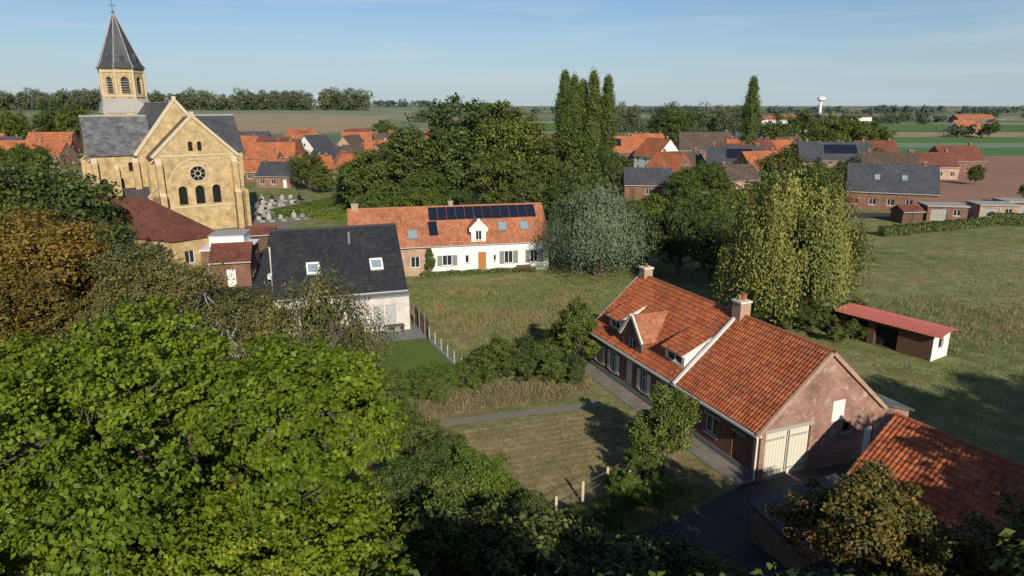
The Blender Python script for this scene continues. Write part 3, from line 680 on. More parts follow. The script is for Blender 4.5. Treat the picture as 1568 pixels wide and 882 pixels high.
def cottage():
    L,W,e,r=24.2,8.2,3.8,7.6; wx=9.2
    E=empty('white_cottage',(-19,78.6,0),R(13)); mb=MB(); g=MT['grey']
    F1=[op(7.0,8.1,1,2.4),op(3,4.2,1,2.4)]
    wall(mb,(0,0),(wx,0),0,e-.3,F1,MT['brick_p'])
    F2=[op(1.6,2.8,1.1,2.4,sh=g,sw=.6),op(6.0,7.0,.1,2.6,'d',fm=MT['wood']),op(4.4,4.9,1.3,2.3),op(9.3,10.4,1.0,2.6,sh=g,sw=.6),op(12.6,13.6,1.0,2.6,sh=g,sw=.6),op(7.9,8.3,1.4,2.2)]
    wall(mb,(wx,-.15),(L,-.15),0,e,F2,MT['white'])
    mb.poly([(wx,0,0),(wx,-.15,0),(wx,-.15,e),(wx,0,e)],MT['white'])
    wall(mb,(L,-.15),(L,W),0,e,[op(3,4,1,2.2)],MT['white']); wall(mb,(L,W),(0,W),0,e,[],MT['brick_p']); wall(mb,(0,W),(0,0),0,e,[],MT['brick_p'])
    mb.poly([(0,W,e),(0,0,e),(0,W/2,r)],MT['brick_p']); mb.poly([(L,-.15,e),(L,W,e),(L,W/2,r)],MT['white'])
    mb.box(wx,L,-.2,-.151,0,.5,MT['greyl'])
    mb.build('walls',E)
    gable_roof(E,L,W,e,r,MT['pan2'],.3,.15,True)
    mb=MB()
    for (a,b,t0,t1) in ((9.6,23.2,.62,.97),(9.4,10.5,.2,.58)):
        n=round((b-a)/1.1)
        for i in range(n): slope_box(mb,L,W,e,r,a+i*(b-a)/n+.03,a+(i+1)*(b-a)/n-.03,t0,t1,.26,.32,MT['solar'])
    for (a,b,t0,t1) in ((18.0,19.1,.25,.5),(20.8,21.9,.25,.5),(6.8,8.0,.12,.36)):
        slope_box(mb,L,W,e,r,a,b,t0,t1,.15,.34,MT['grey']); slope_box(mb,L,W,e,r,a+.09,b-.09,t0+.03,t1-.03,.34,.36,MT['glassroof'])
    mb.box(wx-.1,wx+.1,-.3,-.16,.0,e,MT['gutter'])
    chimney(mb,12.5,W/2,r-.5,r+.7,MT['brick_p'],.55); chimney(mb,.8,W/2,r-.5,r+.7,MT['brick_p'],.8)
    mb.build('roof_fittings',E)
    mb=MB(); x0,x1=14.4,16.2; xm=15.3; zb,ze,zr=e-.2,5.5,6.4
    wall(mb,(x0,-.16),(x1,-.16),zb,ze,[op(.5,1.3,4.1,5.3)],MT['white'],.1)
    mb.poly([(x0,-.16,ze),(x1,-.16,ze),(xm,-.16,zr)],MT['white'])
    for xx,fl in ((x0,1),(x1,0)):
        q=[(xx,-.16,zb),(xx,-.16,ze),(xx,1.9,ze)]; mb.poly(q[::-1] if fl else q,MT['white'])
    for sg in (-1,1):
        xe=xm+sg*1.05; V=Vector((xm-xe,0,zr-ze+.15)); nn=Vector((sg*.9,0,.9)).normalized()
        mb.obox(Vector((xe,-.1,ze-.15))+nn*.02,(0,3,0),V,nn*.1,MT['pan2']); mb.obox(Vector((xe,-.26,ze-.15)),(0,.15,0),V,nn*.22,MT['white'])
    mb.box(x0-.25,x0,-.24,-.16,ze-.35,ze-.05,MT['white']); mb.box(x1,x1+.25,-.24,-.16,ze-.35,ze-.05,MT['white']); mb.box(xm-.15,xm+.15,-.25,-.17,zr,zr+.35,MT['white'])
    mb.build('dormer',E)
cottage()
mb=MB()
mb.box(0,1.8,0,.45,.42,.48,MT['woodb']); mb.box(0,1.8,.4,.46,.55,.95,MT['woodb'])
for x in (.08,1.64): mb.box(x,x+.08,.02,.4,0,.42,MT['woodb'])
mb.build('garden_bench',None,(0.6,81.6,0),R(13))

def modern():
    L,W,e,r=11.6,11.0,3.7,8.5
    E=empty('modern_white_brick_house',(-20.9,57.8,0),R(18)); mb=MB()
    gm=MT['grey']
    wall(mb,(0,0),(6.2,0),0,e,[op(.4,1.4,.9,2.4,fm=gm),op(2.0,4.8,.1,2.5,nb=2,fm=gm)],MT['brick_w'])
    wall(mb,(L,0),(L,W),0,e,[op(4,5,1,2.3,fm=gm)],MT['brick_w']); wall(mb,(L,W),(0,W),0,e,[],MT['brick_w']); wall(mb,(0,W),(0,0),0,e,[],MT['brick_w'])
    mb.poly([(L,0,e),(L,W,e),(L,W/2,r)],MT['brick_w']); mb.poly([(0,W,e),(0,0,e),(0,W/2,r)],MT['brick_w'])
    wall(mb,(6.2,-1.6),(11.6,-1.6),0,3.25,[op(2.0,4.3,.15,2.55,nb=1,gm=MT['curtain'])],MT['brick_w'])
    wall(mb,(11.6,-1.6),(11.6,-.001),0,3.25,[],MT['brick_w']); wall(mb,(6.2,-.001),(6.2,-1.6),0,3.25,[],MT['brick_w'])
    mb.box(6.1,11.7,-1.7,-.002,3.25,3.4,gm)
    mb.build('walls',E)
    gable_roof(E,L,W,e,r,MT['anthra'],.35,.1)
    mb=MB()
    for (a,b,t0,t1) in ((2.9,4.1,.27,.45),(8.6,9.8,.27,.45)):
        slope_box(mb,L,W,e,r,a,b,t0,t1,.12,.32,MT['paint']); slope_box(mb,L,W,e,r,a+.15,b-.15,t0+.03,t1-.03,.32,.34,MT['glassroof'])
    mb.cyl((7,W/2-1.5,r-1.2),(7,W/2-1.5,r-.1),.12,.12,MT['grey'],10)
    mb.build('roof_fittings',E)
    mb=MB(); mb.box(-.5,3,W+.5,W+6,0,6.0,MT['brick_w']); mb.box(-.6,3.1,W+.4,W+6.1,6.0,6.2,MT['anthra']); mb.build('rear_wing',E)
modern()
# garden table and chairs on the terrace
mb=MB()
mb.box(-.9,.9,-.45,.45,.7,.75,MT['woodb'])
for x in (-.8,.72):
    for y in (-.38,.3): mb.box(x,x+.08,y,y+.08,0,.7,MT['woodb'])
mb.build('garden_table',None,(-10.6,58.6,.05),R(20))
for cx,cy,rt in ((-11.3,57.9,20),(-10.3,58.0,20),(-10.9,59.5,200)):
    mb=MB(); mb.box(-.22,.22,-.22,.22,.42,.46,MT['grey']); mb.box(-.22,.22,-.25,-.22,.42,.9,MT['grey'])
    for x in (-.2,.16):
        for y in (-.2,.16): mb.box(x,x+.04,y,y+.04,0,.42,MT['grey'])
    mb.build('garden_chair',None,(cx,cy,.05),R(rt))
def fence(name,p0,p1,h,mat,step=.16,w=.13,posts=None,t=.03):
    mb=MB(); p0=Vector((*p0,0));p1=Vector((*p1,0));d=p1-p0;L=d.length;d.normalize();n=Vector((-d.y,d.x,0)); k=int(L/step)
    for i in range(k): mb.obox(p0+d*(i*step)+Vector((0,0,.05)),d*w,Vector((0,0,h+random.uniform(-.02,.02))),n*t,mat)
    if posts:
        for i in range(int(L/posts)+1): mb.obox(p0+d*(i*posts)-n*.11,d*.1,n*.1,Vector((0,0,h+.12)),mat)
    for z in (.4,h-.3): mb.obox(p0-n*.04+Vector((0,0,z)),d*L,n*.036,Vector((0,0,.08)),mat)
    mb.build(name)
fence('wooden_garden_fence',(-9.2,61.5),(-7.2,56.8),1.8,MT['fence'],posts=1.8)
def postfence(name,p0,p1,n,h,mat,wires=3,w=.1):
    mb=MB(); p0=Vector((*p0,0));p1=Vector((*p1,0));d=(p1-p0)
    for i in range(n):
        p=p0+d*i/(n-1); mb.box(p.x-w/2,p.x+w/2,p.y-w/2,p.y+w/2,0,h,mat); mb.cyl((p.x,p.y,h),(p.x,p.y,h+.06),w*.6,.01,mat,4)
    for k in range(wires):
        z=h*(k+1)/(wires+.3); mb.cyl(p0+Vector((0,0,z)),p1+Vector((0,0,z)),.012,.012,MT['grey'],4)
    mb.build(name)
postfence('wire_fence',(-7.2,56.5),(-3.2,47.5),7,1.3,MT['greyl'])
mb=MB(); mb.obox((-7.3,56.5,0),(4,-9,0),(.12,.05,0),(0,0,.35),MT['greyl']); mb.build('concrete_edging')
postfence('concrete_post_fence',(2.2,30.0),(6.6,34.2),4,1.25,MT['stone'],2,.13)
postfence('pasture_fence',(60,88),(118,100),18,1.1,MT['fence'],2,.08)

mb=MB()
wall(mb,(0,0),(8,0),0,2.1,[op(.6,2.6,.05,1.9,'o'),op(3.2,5.2,.05,1.9,'o')],MT['woodb'],.4)
wall(mb,(8,0),(8,2.6),0,2.1,[op(.9,1.7,.9,1.8,'o')],MT['white']); wall(mb,(8,2.6),(0,2.6),0,2.1,[],MT['woodb']); wall(mb,(0,2.6),(0,0),0,2.1,[],MT['woodb'])
sh=mb.build('field_shelter_walls'); 
E=empty('field_shelter',(29.4,58.4,0),R(-57)); sh.name='walls'; sh.parent=E
mb=MB()
for i in range(9):
    y0=-.5+i*.4; f=lambda y:2.55-.1*(y-1.3)**2
    for x in range(0,38):
        a=-.4+x*.24; z0=f(y0);z1=f(y0+.4)
        mb.poly([(a,y0,z0),(a+.12,y0,z0+.05),(a+.12,y0+.4,z1+.05),(a,y0+.4,z1)],MT['red_sheet']); mb.poly([(a+.12,y0,z0+.05),(a+.24,y0,z0),(a+.24,y0+.4,z1),(a+.12,y0+.4,z1+.05)],MT['red_sheet'])
mb.build('roof',E)

# ---------------------------------------------------------------- church
def church():
    E=empty('village_church',(-55.8,108,0),R(35)); y=MT['brick_y']; st=MT['stone']
    mb=MB()
    gl=MT['dark']
    F=[op(2.9,4.2,4.4,7.4,'a',gm=gl,rm=st),op(5.4,6.8,4.4,7.4,'a',gm=gl,rm=st),op(8.0,9.3,4.4,7.4,'a',gm=gl,rm=st),op(4.9,7.3,8.1,10.5,'c',gm=gl,rm=st)]
    wall(mb,(0,0),(12.2,0),0,12,F,y,.4)
    wall(mb,(3.05,0),(9.15,0),12,15,[op(2.05,2.7,12.9,14.4,'a',gm=gl),op(3.4,4.05,12.9,14.4,'a',gm=gl)],y,.3)
    mb.poly([(0,0,12),(3.05,0,12),(3.05,0,15)],y); mb.poly([(9.15,0,12),(12.2,0,12),(9.15,0,15)],y); mb.poly([(3.05,0,15),(9.15,0,15),(6.1,0,18)],y)
    wall(mb,(12.2,0),(12.2,9),0,12,[op(3,4.2,4,8,'a',gm=gl)],y,.3); wall(mb,(0,9),(0,0),0,12,[op(5,6.2,4.5,7.5,'a',gm=gl)],y,.3)
    for rr_,w in ((1.28,.14),(.45,.08)):
        for i in range(24):
            a=i*math.pi/12;b=a+math.pi/12
            mb.cyl((6.1+rr_*math.cos(a),-.04 if rr_>1 else -.0+.15,9.3+rr_*math.sin(a)),(6.1+rr_*math.cos(b),-.04 if rr_>1 else .15,9.3+rr_*math.sin(b)),w,w,st,5,False)
    for i in range(8):
        a=i*math.pi/4; mb.cyl((6.1+.45*math.cos(a),.15,9.3+.45*math.sin(a)),(6.1+1.2*math.cos(a),.15,9.3+1.2*math.sin(a)),.06,.06,MT['stone_g'],4,False)
    for i in range(16):
        a=i*math.pi/16;b=a+math.pi/16
        mb.cyl((6.1+4.3*math.cos(a),-.02,7.4+4.2*math.sin(a)),(6.1+4.3*math.cos(b),-.02,7.4+4.2*math.sin(b)),.12,.12,st,5,False)
    mb.box(.9,11.3,-.1,-.003,3.9,4.15,st); mb.box(.9,11.3,-.08,-.003,12.1,12.35,st)
    def coping(xa,xm,yy,ze,zr,t=.45,d=.5):
        for sg in (-1,1):
            xe=xm+sg*(xm-xa); V=Vector((xm-xe,0,zr-ze)); n=Vector((sg*(zr-ze),0,abs(xm-xe))).normalized()
            mb.obox(Vector((xe,yy-.12,ze)),(0,d,0),V,n*t,st)
        mb.box(xm-.3,xm+.3,yy-.15,yy+d-.1,zr+.1,zr+.9,st)
    coping(-.2,6.1,0,11.9,18.1)
    def butt(x,yy,dx,dy,w,h,axis):
        if axis=='f':
            for (d,hh) in ((dy,h*.55),(dy*.62,h)):
                mb.box(x-w/2,x+w/2,yy-d,yy-.003,0,hh,y); mb.obox((x-w/2,yy-d,hh),(w,0,0),(0,d,d*.9),(0,d*.2,0),st)
        else:
            s=1 if dx>0 else -1
            for (d,hh) in ((abs(dx),h*.55),(abs(dx)*.62,h)):
                mb.box(min(x,x+s*d)+.003,max(x,x+s*d)-.003,yy-w/2,yy+w/2,0,hh,y); mb.obox((x+s*d,yy-w/2,hh),(0,w,0),(-s*d,0,d*.9),(-s*d*.2,0,0),st)
    butt(.45,0,0,1.5,.9,11,'f'); butt(11.75,0,0,1.5,.9,11,'f')
    butt(12.2,.5,1.5,0,.9,11,'s'); butt(0,.5,-1.5,0,.9,11,'s'); butt(0,4.5,-1.0,0,.8,10,'s')
    wall(mb,(-1.4,7),(-.003,7),0,12,[],y)
    mb.poly([(-1.4,7,12),(11.4,7,12),(5,7,20.4)],y)
    wall(mb,(-1.4,8),(-1.4,7),0,12,[],y)
    coping(-1.6,5,7,11.9,20.5,.5,.6)
    wall(mb,(-8,8),(-1.4,8),0,12.4,[op(1.0,2.0,5,8.5,'a',gm=gl),op(3.3,4.3,5,8.5,'a',gm=gl),op(5.2,5.9,9.5,11,'a',gm=gl)],y,.3)
    wall(mb,(-8,20),(-8,8),0,12.4,[op(3,4.2,5,8.5,'a',gm=gl),op(7.5,8.7,5,8.5,'a',gm=gl)],y,.3)
    mb.poly([(-8,20,12.4),(-8,8,12.4),(-8,14,18.2)],y)
    butt(-7.6,8,0,1.3,.8,11,'f'); butt(-4.6,8,0,1.1,.7,10,'f'); butt(-1.9,7,0,1.2,.9,11,'f'); butt(-8,9,-1.2,0,.8,11,'s'); butt(-8,19,-1.2,0,.8,11,'s')
    wall(mb,(12.2,9),(15.5,9),0,12.2,[op(1,2,5,8.5,'a',gm=gl)],y,.3); wall(mb,(15.5,9),(15.5,19),0,12.2,[op(4,6,5,8.5,'a',gm=gl)],y,.3)
    mb.poly([(15.5,9,12.2),(15.5,19,12.2),(15.5,14,18.2)],y)
    wall(mb,(-1.4,40),(-1.4,20),0,12,[op(3,4.2,5,9,'a',gm=gl),op(9,10.2,5,9,'a',gm=gl),op(15,16.2,5,9,'a',gm=gl)],y,.3)
    wall(mb,(11.4,19),(11.4,40),0,12,[op(6,7.2,5,9,'a',gm=gl)],y,.3)
    mb.box(-8.05,-1.45,7.9,7.997,12.0,12.3,st)
    mb.box(-4,0-.01,1.5,6.9,0,4.6,y); mb.obox((-4.2,1.2,4.62),(4.2,0,0),(0,5.8,2.2),(0,-.05,.15),MT['slate'])
    mb.build('walls',E)
    mb=MB(); s=MT['slate']
    def pitched_y(x0,x1,y0,y1,ze,zr,mt):
        xm=(x0+x1)/2
        mb.poly([(x0,y1,ze),(x0,y0,ze),(xm,y0,zr),(xm,y1,zr)],mt); mb.poly([(x1,y0,ze),(x1,y1,ze),(xm,y1,zr),(xm,y0,zr)],mt)
        ridge(mb,(xm,y0,zr),(xm,y1,zr),MT['stone_g'],.16,.8)
    def pitched_x(x0,x1,y0,y1,ze,zr,mt):
        ym=(y0+y1)/2
        mb.poly([(x0,y0,ze),(x1,y0,ze),(x1,ym,zr),(x0,ym,zr)],mt); mb.poly([(x1,y1,ze),(x0,y1,ze),(x0,ym,zr),(x1,ym,zr)],mt)
        ridge(mb,(x0,ym,zr),(x1,ym,zr),MT['stone_g'],.16,.8)
    pitched_y(-.35,12.55,.35,14,11.75,18.1,s)
    pitched_y(-1.9,11.9,7.5,40,11.6,20.4,s)
    pitched_x(-8.3,1.5,7.6,20.4,12.1,18.25,MT['slate_pale']); pitched_x(8,15.8,8.6,19.4,12,18.25,s)
    mb.build('slate_roofs',E)
    mb=MB(); cx,cy=2.0,43.5
    def ngon(r,z,n=8,ph=math.pi/8): return [Vector((cx+r*math.cos(ph+2*math.pi*i/n),cy+r*math.sin(ph+2*math.pi*i/n),z)) for i in range(n)]
    mb.box(cx-4.6,cx+4.6,cy-4.6,cy+4.6,0,18.5,y)
    a=[Vector((cx+sx*4.7,cy+sy*4.7,18.5)) for sx,sy in ((1,1),(-1,1),(-1,-1),(1,-1))]
    o8=ngon(4.35,21.2)
    for i in range(4):
        c=a[i]; p=o8[(2*i)%8]; q=o8[(2*i+1)%8]; nx=a[(i+1)%4]
        mb.poly([c,q,p],MT['stone_g']); mb.poly([c,nx,o8[(2*i+2)%8],q],MT['stone_g'])
    r8=4.1; z0,z1=20.9,27.1
    for i in range(8):
        p=ngon(r8,0)[i];q=ngon(r8,0)[(i+1)%8]; Lw=(q-p).length
        wall(mb,(p.x,p.y),(q.x,q.y),z0,z1,[op(Lw*.27,Lw*.73,22.2,25.4,'a',gm=MT['louvre'],rm=st)],y,.45)
        d=(q-p).normalized(); n=Vector((d.y,-d.x,0))
        for k in range(5):
            mb.obox(p+d*(Lw*.29)+n*-.42+Vector((0,0,22.5+k*.5)),d*(Lw*.42),n*.25,Vector((0,0,.08)),MT['stone_g'])
        for zz in (21.6,26.3): mb.obox(p+n*.003+Vector((0,0,zz)),d*Lw,n*.14,Vector((0,0,.28)),st)
        mb.cyl(p+Vector((0,0,z0)),p+Vector((0,0,z1)),.2,.2,st,6)
    prof=[(4.65,27.1),(3.9,28.2),(1.95,33.0),(.12,37.7)]
    for (ra,za),(rb,zb) in zip(prof[:-1],prof[1:]):
        A=ngon(ra,za);B=ngon(rb,zb)
        for i in range(8): mb.poly([A[i],A[(i+1)%8],B[(i+1)%8],B[i]],s)
    mb.poly(ngon(4.65,27.1)[::-1],st)
    for i in range(8):
        for (ra,za),(rb,zb) in zip(prof[:-1],prof[1:]): mb.cyl(ngon(ra,za)[i],ngon(rb,zb)[i],.1,.07,MT['stone_g'],5,False)
    for i in (4,5,6):
        A=ngon(3.6,28.6);m_=(A[i]+A[(i+1)%8])/2; mb.box(m_.x-.35,m_.x+.35,m_.y-.35,m_.y+.35,28.4,29.4,MT['louvre']); mb.cyl((m_.x,m_.y,29.4),(m_.x,m_.y,30.2),.55,.0,s,4)
    mb.cyl((cx,cy,37.5),(cx,cy,40.3),.07,.04,MT['brass'],6); mb.box(cx-.75,cx+.75,cy-.05,cy+.05,39.0,39.12,MT['brass'])
    mb.cyl((cx,cy,37.6),(cx,cy,37.9),.28,.28,MT['brass'],8)
    mb.build('tower_and_spire',E)
church()

mb=MB()
A=Vector((-60,97,7.8));B=Vector((-49,92,7.8)); c1=Vector((-62,90,4));c2=Vector((-41,81,4));c3=Vector((-36.8,86,4));c4_=Vector((-55,104,4))
mb.poly([c1,c2,B,A],MT['redbrown']); mb.poly([c2,c3,B],MT['redbrown']); mb.poly([c3,c4_,A,B],MT['redbrown']); mb.poly([c4_,c1,A],MT['redbrown'])
E=empty('parish_hall',(0,0,0)); mb.build('roof',E); mb=MB()
pp=[(-61.6,90.2),(-41.2,81.4),(-37.1,86.1),(-55,103.6)]
for i in range(4):
    p,q=pp[i],pp[(i+1)%4]; Lw=math.dist(p,q); wall(mb,p,q,0,4.05,[op(Lw*.3-.6,Lw*.3+.6,1,2.6),op(Lw*.7-.6,Lw*.7+.6,1,2.6)],MT['brick_y'])
mb.build('walls',E)
E=empty('flat_roof_garage',(-37.5,80.5,0),R(10)); mb=MB()
wall(mb,(0,0),(5.6,0),0,3.0,[op(.6,3.0,.05,2.3,'d',fm=MT['grey'])],MT['brick']); wall(mb,(5.6,0),(5.6,6),0,3.0,[op(1,2,1,2.1)],MT['brick']); wall(mb,(5.6,6),(0,6),0,3.0,[],MT['brick']);wall(mb,(0,6),(0,0),0,3,[],MT['brick'])
mb.box(-.15,5.75,-.15,6.15,3.0,3.15,MT['paint']); mb.box(.5,4.6,2.4,6.6,3.15,4.3,MT['white']); mb.box(.4,4.7,2.3,6.7,4.3,4.42,MT['greyl'])
mb.build('walls_and_roof',E)
house('brick_shed',(-33.8,74.5,0),14,4.2,5.5,3.0,4.4,MT['redbrown'],MT['brick'],chim=(),seed=4)

# ---------------------------------------------------------------- village houses
RO,RD,RB,RR=MT['orange'],MT['slate'],MT['brownroof'],MT['redbrown']
WH,BR,BO,BP=MT['white'],MT['brick'],MT['brick_o'],MT['brick_p']
V=[
('brick_house',-84,222,15,14,9,3.8,8,RO,BR),('brick_house',-80,205,-5,10,8,3.2,6.6,RO,BO),('brick_house',-118,290,10,16,10,4.5,9,RD,BR),
('brick_house',-104,318,-20,14,9,5,9.5,RO,BP),('white_house',-73,255,60,11,8,5,9,RD,WH),('brick_house',-70,285,5,14,9,4.5,9,RO,BR),
('brick_house',-54,275,20,13,9,4.5,9,RB,BP),('white_house',-66,208,10,9,7,3,5,RO,WH),('brick_house',-72,184,12,11,7,2.8,5.4,RO,BR),
('brick_house',-95,255,-12,12,9,4,8.5,RR,BR),('brick_house',-88,300,80,10,8,4.5,9,RO,BO),('brick_house',-60,240,-15,9,7,3,6.4,RB,BO),
('brick_house',-203,290,4,18,9,4.5,8.8,RO,BR),('brick_house',-232,285,0,22,9,4,8.5,RO,BP),('brick_house',-180,262,10,12,8,3.5,7.5,RO,BR),('brick_house',-178,300,8,20,10,4,8.4,RD,BO),
('brick_house',-120,240,8,15,9,4,8,RO,BR),('brick_house',-140,250,-8,15,9,4,8,RO,BP),
('brick_row_house',15,228,-3,26,9,5.4,9.8,RO,BR),('white_house',38,216,-62,11,9.5,5.2,10,RO,WH),
('brick_house',9.5,166,52,9,8,5.2,8.8,RB,BP),('brick_house',25,152,-4,10.5,8,3,6.2,RD,BR),
('brick_house',44,196,18,13,9,3.4,6.8,RB,BO),('brick_house',56,232,-8,18,10,5.6,11,RB,BO),('brick_house',54,192,-15,15,10,4,8.8,RD,BR),
('brick_house',75,206,40,10,9,4.8,9.5,RR,BO),('brick_house',50,158,24,10,8,3.2,6.2,RB,BP),('brick_house',76,252,6,20,9,5,10,RD,BO),
('brick_house',84,202,-10,20,10,4.6,9.4,RD,BO),('brick_house',67,137,-22,16,9,3.6,8.4,RD,BR),('brick_house',100,220,30,12,9,4,8,RB,BO),
('brick_house',5,262,10,16,9,4,8,RO,BR),('brick_house',110,190,5,14,9,3.5,7,RR,BP),
('white_house',330,520,5,16,9,4,9,RO,WH),('brick_house',300,470,-8,14,9,4,8,RO,BP),('farm_house',420,560,10,22,10,4.5,9,RR,BR),('farm_house',270,760,0,40,14,5,9,RO,WH),
('farm_house',520,820,10,50,14,5,9,RO,BR),('farm_house',700,900,0,40,14,5,10,RR,WH),('farm_house',640,760,20,30,12,5,10,RD,WH),('farm_house',430,900,20,40,12,5,9,RB,WH),('farm_house',850,1150,0,60,14,6,10,RO,WH),
('brick_house',-104,236,70,11,8,3.6,7.6,RO,BP),('brick_house',-66,224,-30,11,8,3.4,7,RD,BR),('brick_house',-50,236,10,10,8,4,8,RO,BO),('brick_house',-84,242,35,12,8,4,8,RD,BO),
('brick_house',-112,266,-10,14,9,4,8.4,RO,BR),('white_house',-46,258,-40,11,8,4.4,8.6,RO,WH),('brick_house',-86,272,12,13,9,4,8.6,RO,BR),('brick_house',-60,262,70,11,8,4.4,8.6,RB,BP),('brick_house',-62,196,50,8,6,2.6,5,RO,BR),('white_house',-78,196,20,7,6,2.6,4.6,RD,WH),
('brick_house',-56,310,-10,14,9,4.6,9,RO,BR),('brick_house',-76,325,30,13,9,4.6,9,RR,BO),('brick_house',-36,290,10,12,9,4.6,9,RO,BP),
('brick_house',62,178,20,11,9,4,8,RO,BO),('brick_house',70,228,-20,12,9,4.6,9,RO,BR),('brick_house',94,240,30,13,9,4.6,9,RB,BR),('brick_house',30,252,0,14,9,4.6,8.8,RO,BP),('brick_house',36,186,-50,10,8,3.6,7.4,RO,BR),
('brick_house',92,182,-25,13,9,3.8,7.8,RB,BP),('brick_house',118,236,0,14,9,4,8,RR,BO),('brick_house',48,268,20,14,9,4.6,9,RO,BR),('white_house',72,270,-10,14,9,4.6,9,RO,WH),
('brick_house',-150,275,0,15,9,4,8,RO,BR),('brick_house',-135,225,20,12,8,3.6,7.4,RD,BO),
('white_house',200,500,10,14,9,4,8,RO,WH),('brick_house',240,540,-10,16,9,4,8,RB,BR),('brick_house',380,500,0,16,9,4,8,RO,BP),
('brick_house',-176,236,3,14,9,4,8,RO,BR),('brick_house',-158,228,-6,10,8,4,8,RO,BO),('brick_house',-196,256,8,13,9,4,8.4,RD,BP),('brick_house',-64,172,-8,9,7,3,6,RD,BO),('brick_house',-55,180,30,9,7,3.2,6.6,RO,BP),('brick_house',-76,232,60,10,8,4,8,RR,BR),
('brick_house',128,205,10,14,9,4,8,RR,BR),('brick_house',82,222,15,12,9,4.4,8.8,RO,BP),('brick_house',60,212,-30,11,8,4,8.4,RR,BO),
('brick_house',-50,196,-20,9,7,3.2,6.4,RO,BR),('white_house',-42,222,15,10,8,4,7.6,RD,WH),('brick_house',-36,246,0,11,8,4,8,RO,BR),('brick_house',-30,270,-15,12,9,4,8.4,RO,BP),
]
for i,h in enumerate(V):
    n,x,y_,rt,L,W,e,r,rm,wm=h
    sol=[]; sk=[]
    if i in(18,24,28,16): sol=[(L*.35,L*.8,.35,.85)]
    if i in(29,20,6,44,57): sk=[(L*.3,L*.3+1,.4,.6),(L*.6,L*.6+1,.4,.6)]
    house(n,(x,y_,float(hz(x,y_))),rt,L,W,e,r,rm,wm,seed=i,sky=sk,solar=sol,chim=((.85,.5),) if i%2 else ((.12,.5),(.9,.5)),cm=BR)
for k,(x,y_,rt) in enumerate(((84,122,-8),(92,126,-4),(74,121,-12))):
    E=empty('garden_garage',(x,y_,0),R(rt)); mb=MB()
    wm=BP if k<1 else BR
    wall(mb,(0,0),(6.5,0),0,2.6,[op(.6,3.2,.05,2.2,'d',fm=MT['stone_g']),op(4.2,5.4,1,2.1)],wm); wall(mb,(6.5,0),(6.5,5),0,2.6,[],wm); wall(mb,(6.5,5),(0,5),0,2.6,[],wm);wall(mb,(0,5),(0,0),0,2.6,[],wm)
    mb.box(-.2,6.7,-.3,5.2,2.6,2.82,MT['stone_g']); mb.build('walls_and_roof',E)
for x,y_,rt in ((68,118,10),(61,130,-20),(46,140,5),(-38,96,15)):
    house('garden_shed',(x,y_,0),rt,4,3,2.1,2.9,RR,MT['woodb'],front=[op(1,2,.05,1.9,'d',fm=MT['woodb'])],back=[],left=[],right=[],chim=())
mb=MB(); mb.cyl((0,0,0),(0,0,27),3,2.6,WH,16); mb.cyl((0,0,27),(0,0,31),2.6,8,WH,20); mb.cyl((0,0,31),(0,0,36),8,8,WH,20); mb.cyl((0,0,36),(0,0,38),8,1,WH,20); mb.build('water_tower',None,(655,1500,0))

mb=MB(); rr=random.Random(4)
for i in range(9):
    for j in range(6):
        if rr.random()<.2: continue
        x=-46+j*1.7-i*1.05+rr.uniform(-.3,.3); y_=118+i*3.2+j*.9+rr.uniform(-.3,.3); g=rr.choice([MT['stone_g'],MT['stone_g'],MT['grey'],MT['greyl'],MT['dark']])
        c,s=.82,.574; U=Vector((c,s,0));N_=Vector((-s,c,0)); o=Vector((x,y_,0))
        mb.obox(o,U*.9,N_*2.0,Vector((0,0,.22)),g); h=rr.uniform(.6,1.05)
        mb.obox(o+N_*2.01+U*.05,U*.8,N_*.14,Vector((0,0,h)),g)
        mb.obox(o+N_*2.02+U*.2,U*.5,N_*.12,Vector((0,0,h+.18)),g)
        if rr.random()<.35: mb.obox(o+N_*2.03+U*.41,U*.08,N_*.08,Vector((0,0,h+.7)),g); mb.obox(o+N_*2.035+U*.26+Vector((0,0,h+.42)),U*.38,N_*.07,Vector((0,0,.08)),g)
mb.build('gravestones')

def car(name,x,y_,rt,paint,van=False):
    mb=MB(); H=1.9 if van else 1.48; L=4.4; W=1.8
    pr=[(0,.35),(0,.8),(.15,.95),(1.0,1.02),(1.55,H-.05),(1.9,H),(L-(.2 if van else 1.0),H-.02),(L-(.05 if van else .35),1.0),(L,.85),(L,.35)]
    tin=lambda z:W/2-(0.0 if z<.95 else (z-.95)*.22)
    for k in range(len(pr)-1):
        (a,za),(b_,zb)=pr[k],pr[k+1]; m_=MT['glass'] if k in(3,6) else paint
        mb.poly([(a,tin(za),za),(a,-tin(za),za),(b_,-tin(zb),zb),(b_,tin(zb),zb)][::-1],m_)
    for sg in(-1,1):
        mb.poly([(a,sg*tin(za),za) for a,za in ([(0,.35),(L,.35),(L,.85),pr[7],(1.0,1.02),(.15,.95),(0,.8)])][::sg],paint)
        up=[(1.0,1.02),pr[7],pr[6],pr[5],pr[4]]
        mb.poly([(a,sg*tin(za),za) for a,za in up][::sg],paint)
        w1=[(1.3,1.1),(2.25,1.1),(2.25,H-.15),(1.72,H-.15)]; w2=[(2.35,1.1),(L-.75,1.1),(L-1.1,H-.15),(2.35,H-.15)]
        for w in (w1,w2): mb.poly([(a,sg*(tin(za)+.012),za) for a,za in w][::sg],MT['glass'])
        for xx in (.8,L-.8):
            mb.cyl((xx,sg*(W/2-.18),.33),(xx,sg*(W/2+.02),.33),.33,.33,MT['tyre'],14); mb.cyl((xx,sg*(W/2+.021),.33),(xx,sg*(W/2+.03),.33),.2,.18,MT['gutter'],10)
        mb.box(-.02,0.02,sg*.6-.15,sg*.6+.15,.62,.78,MT['paint'])
    mb.build(name,None,(x,y_,.02),R(rt))
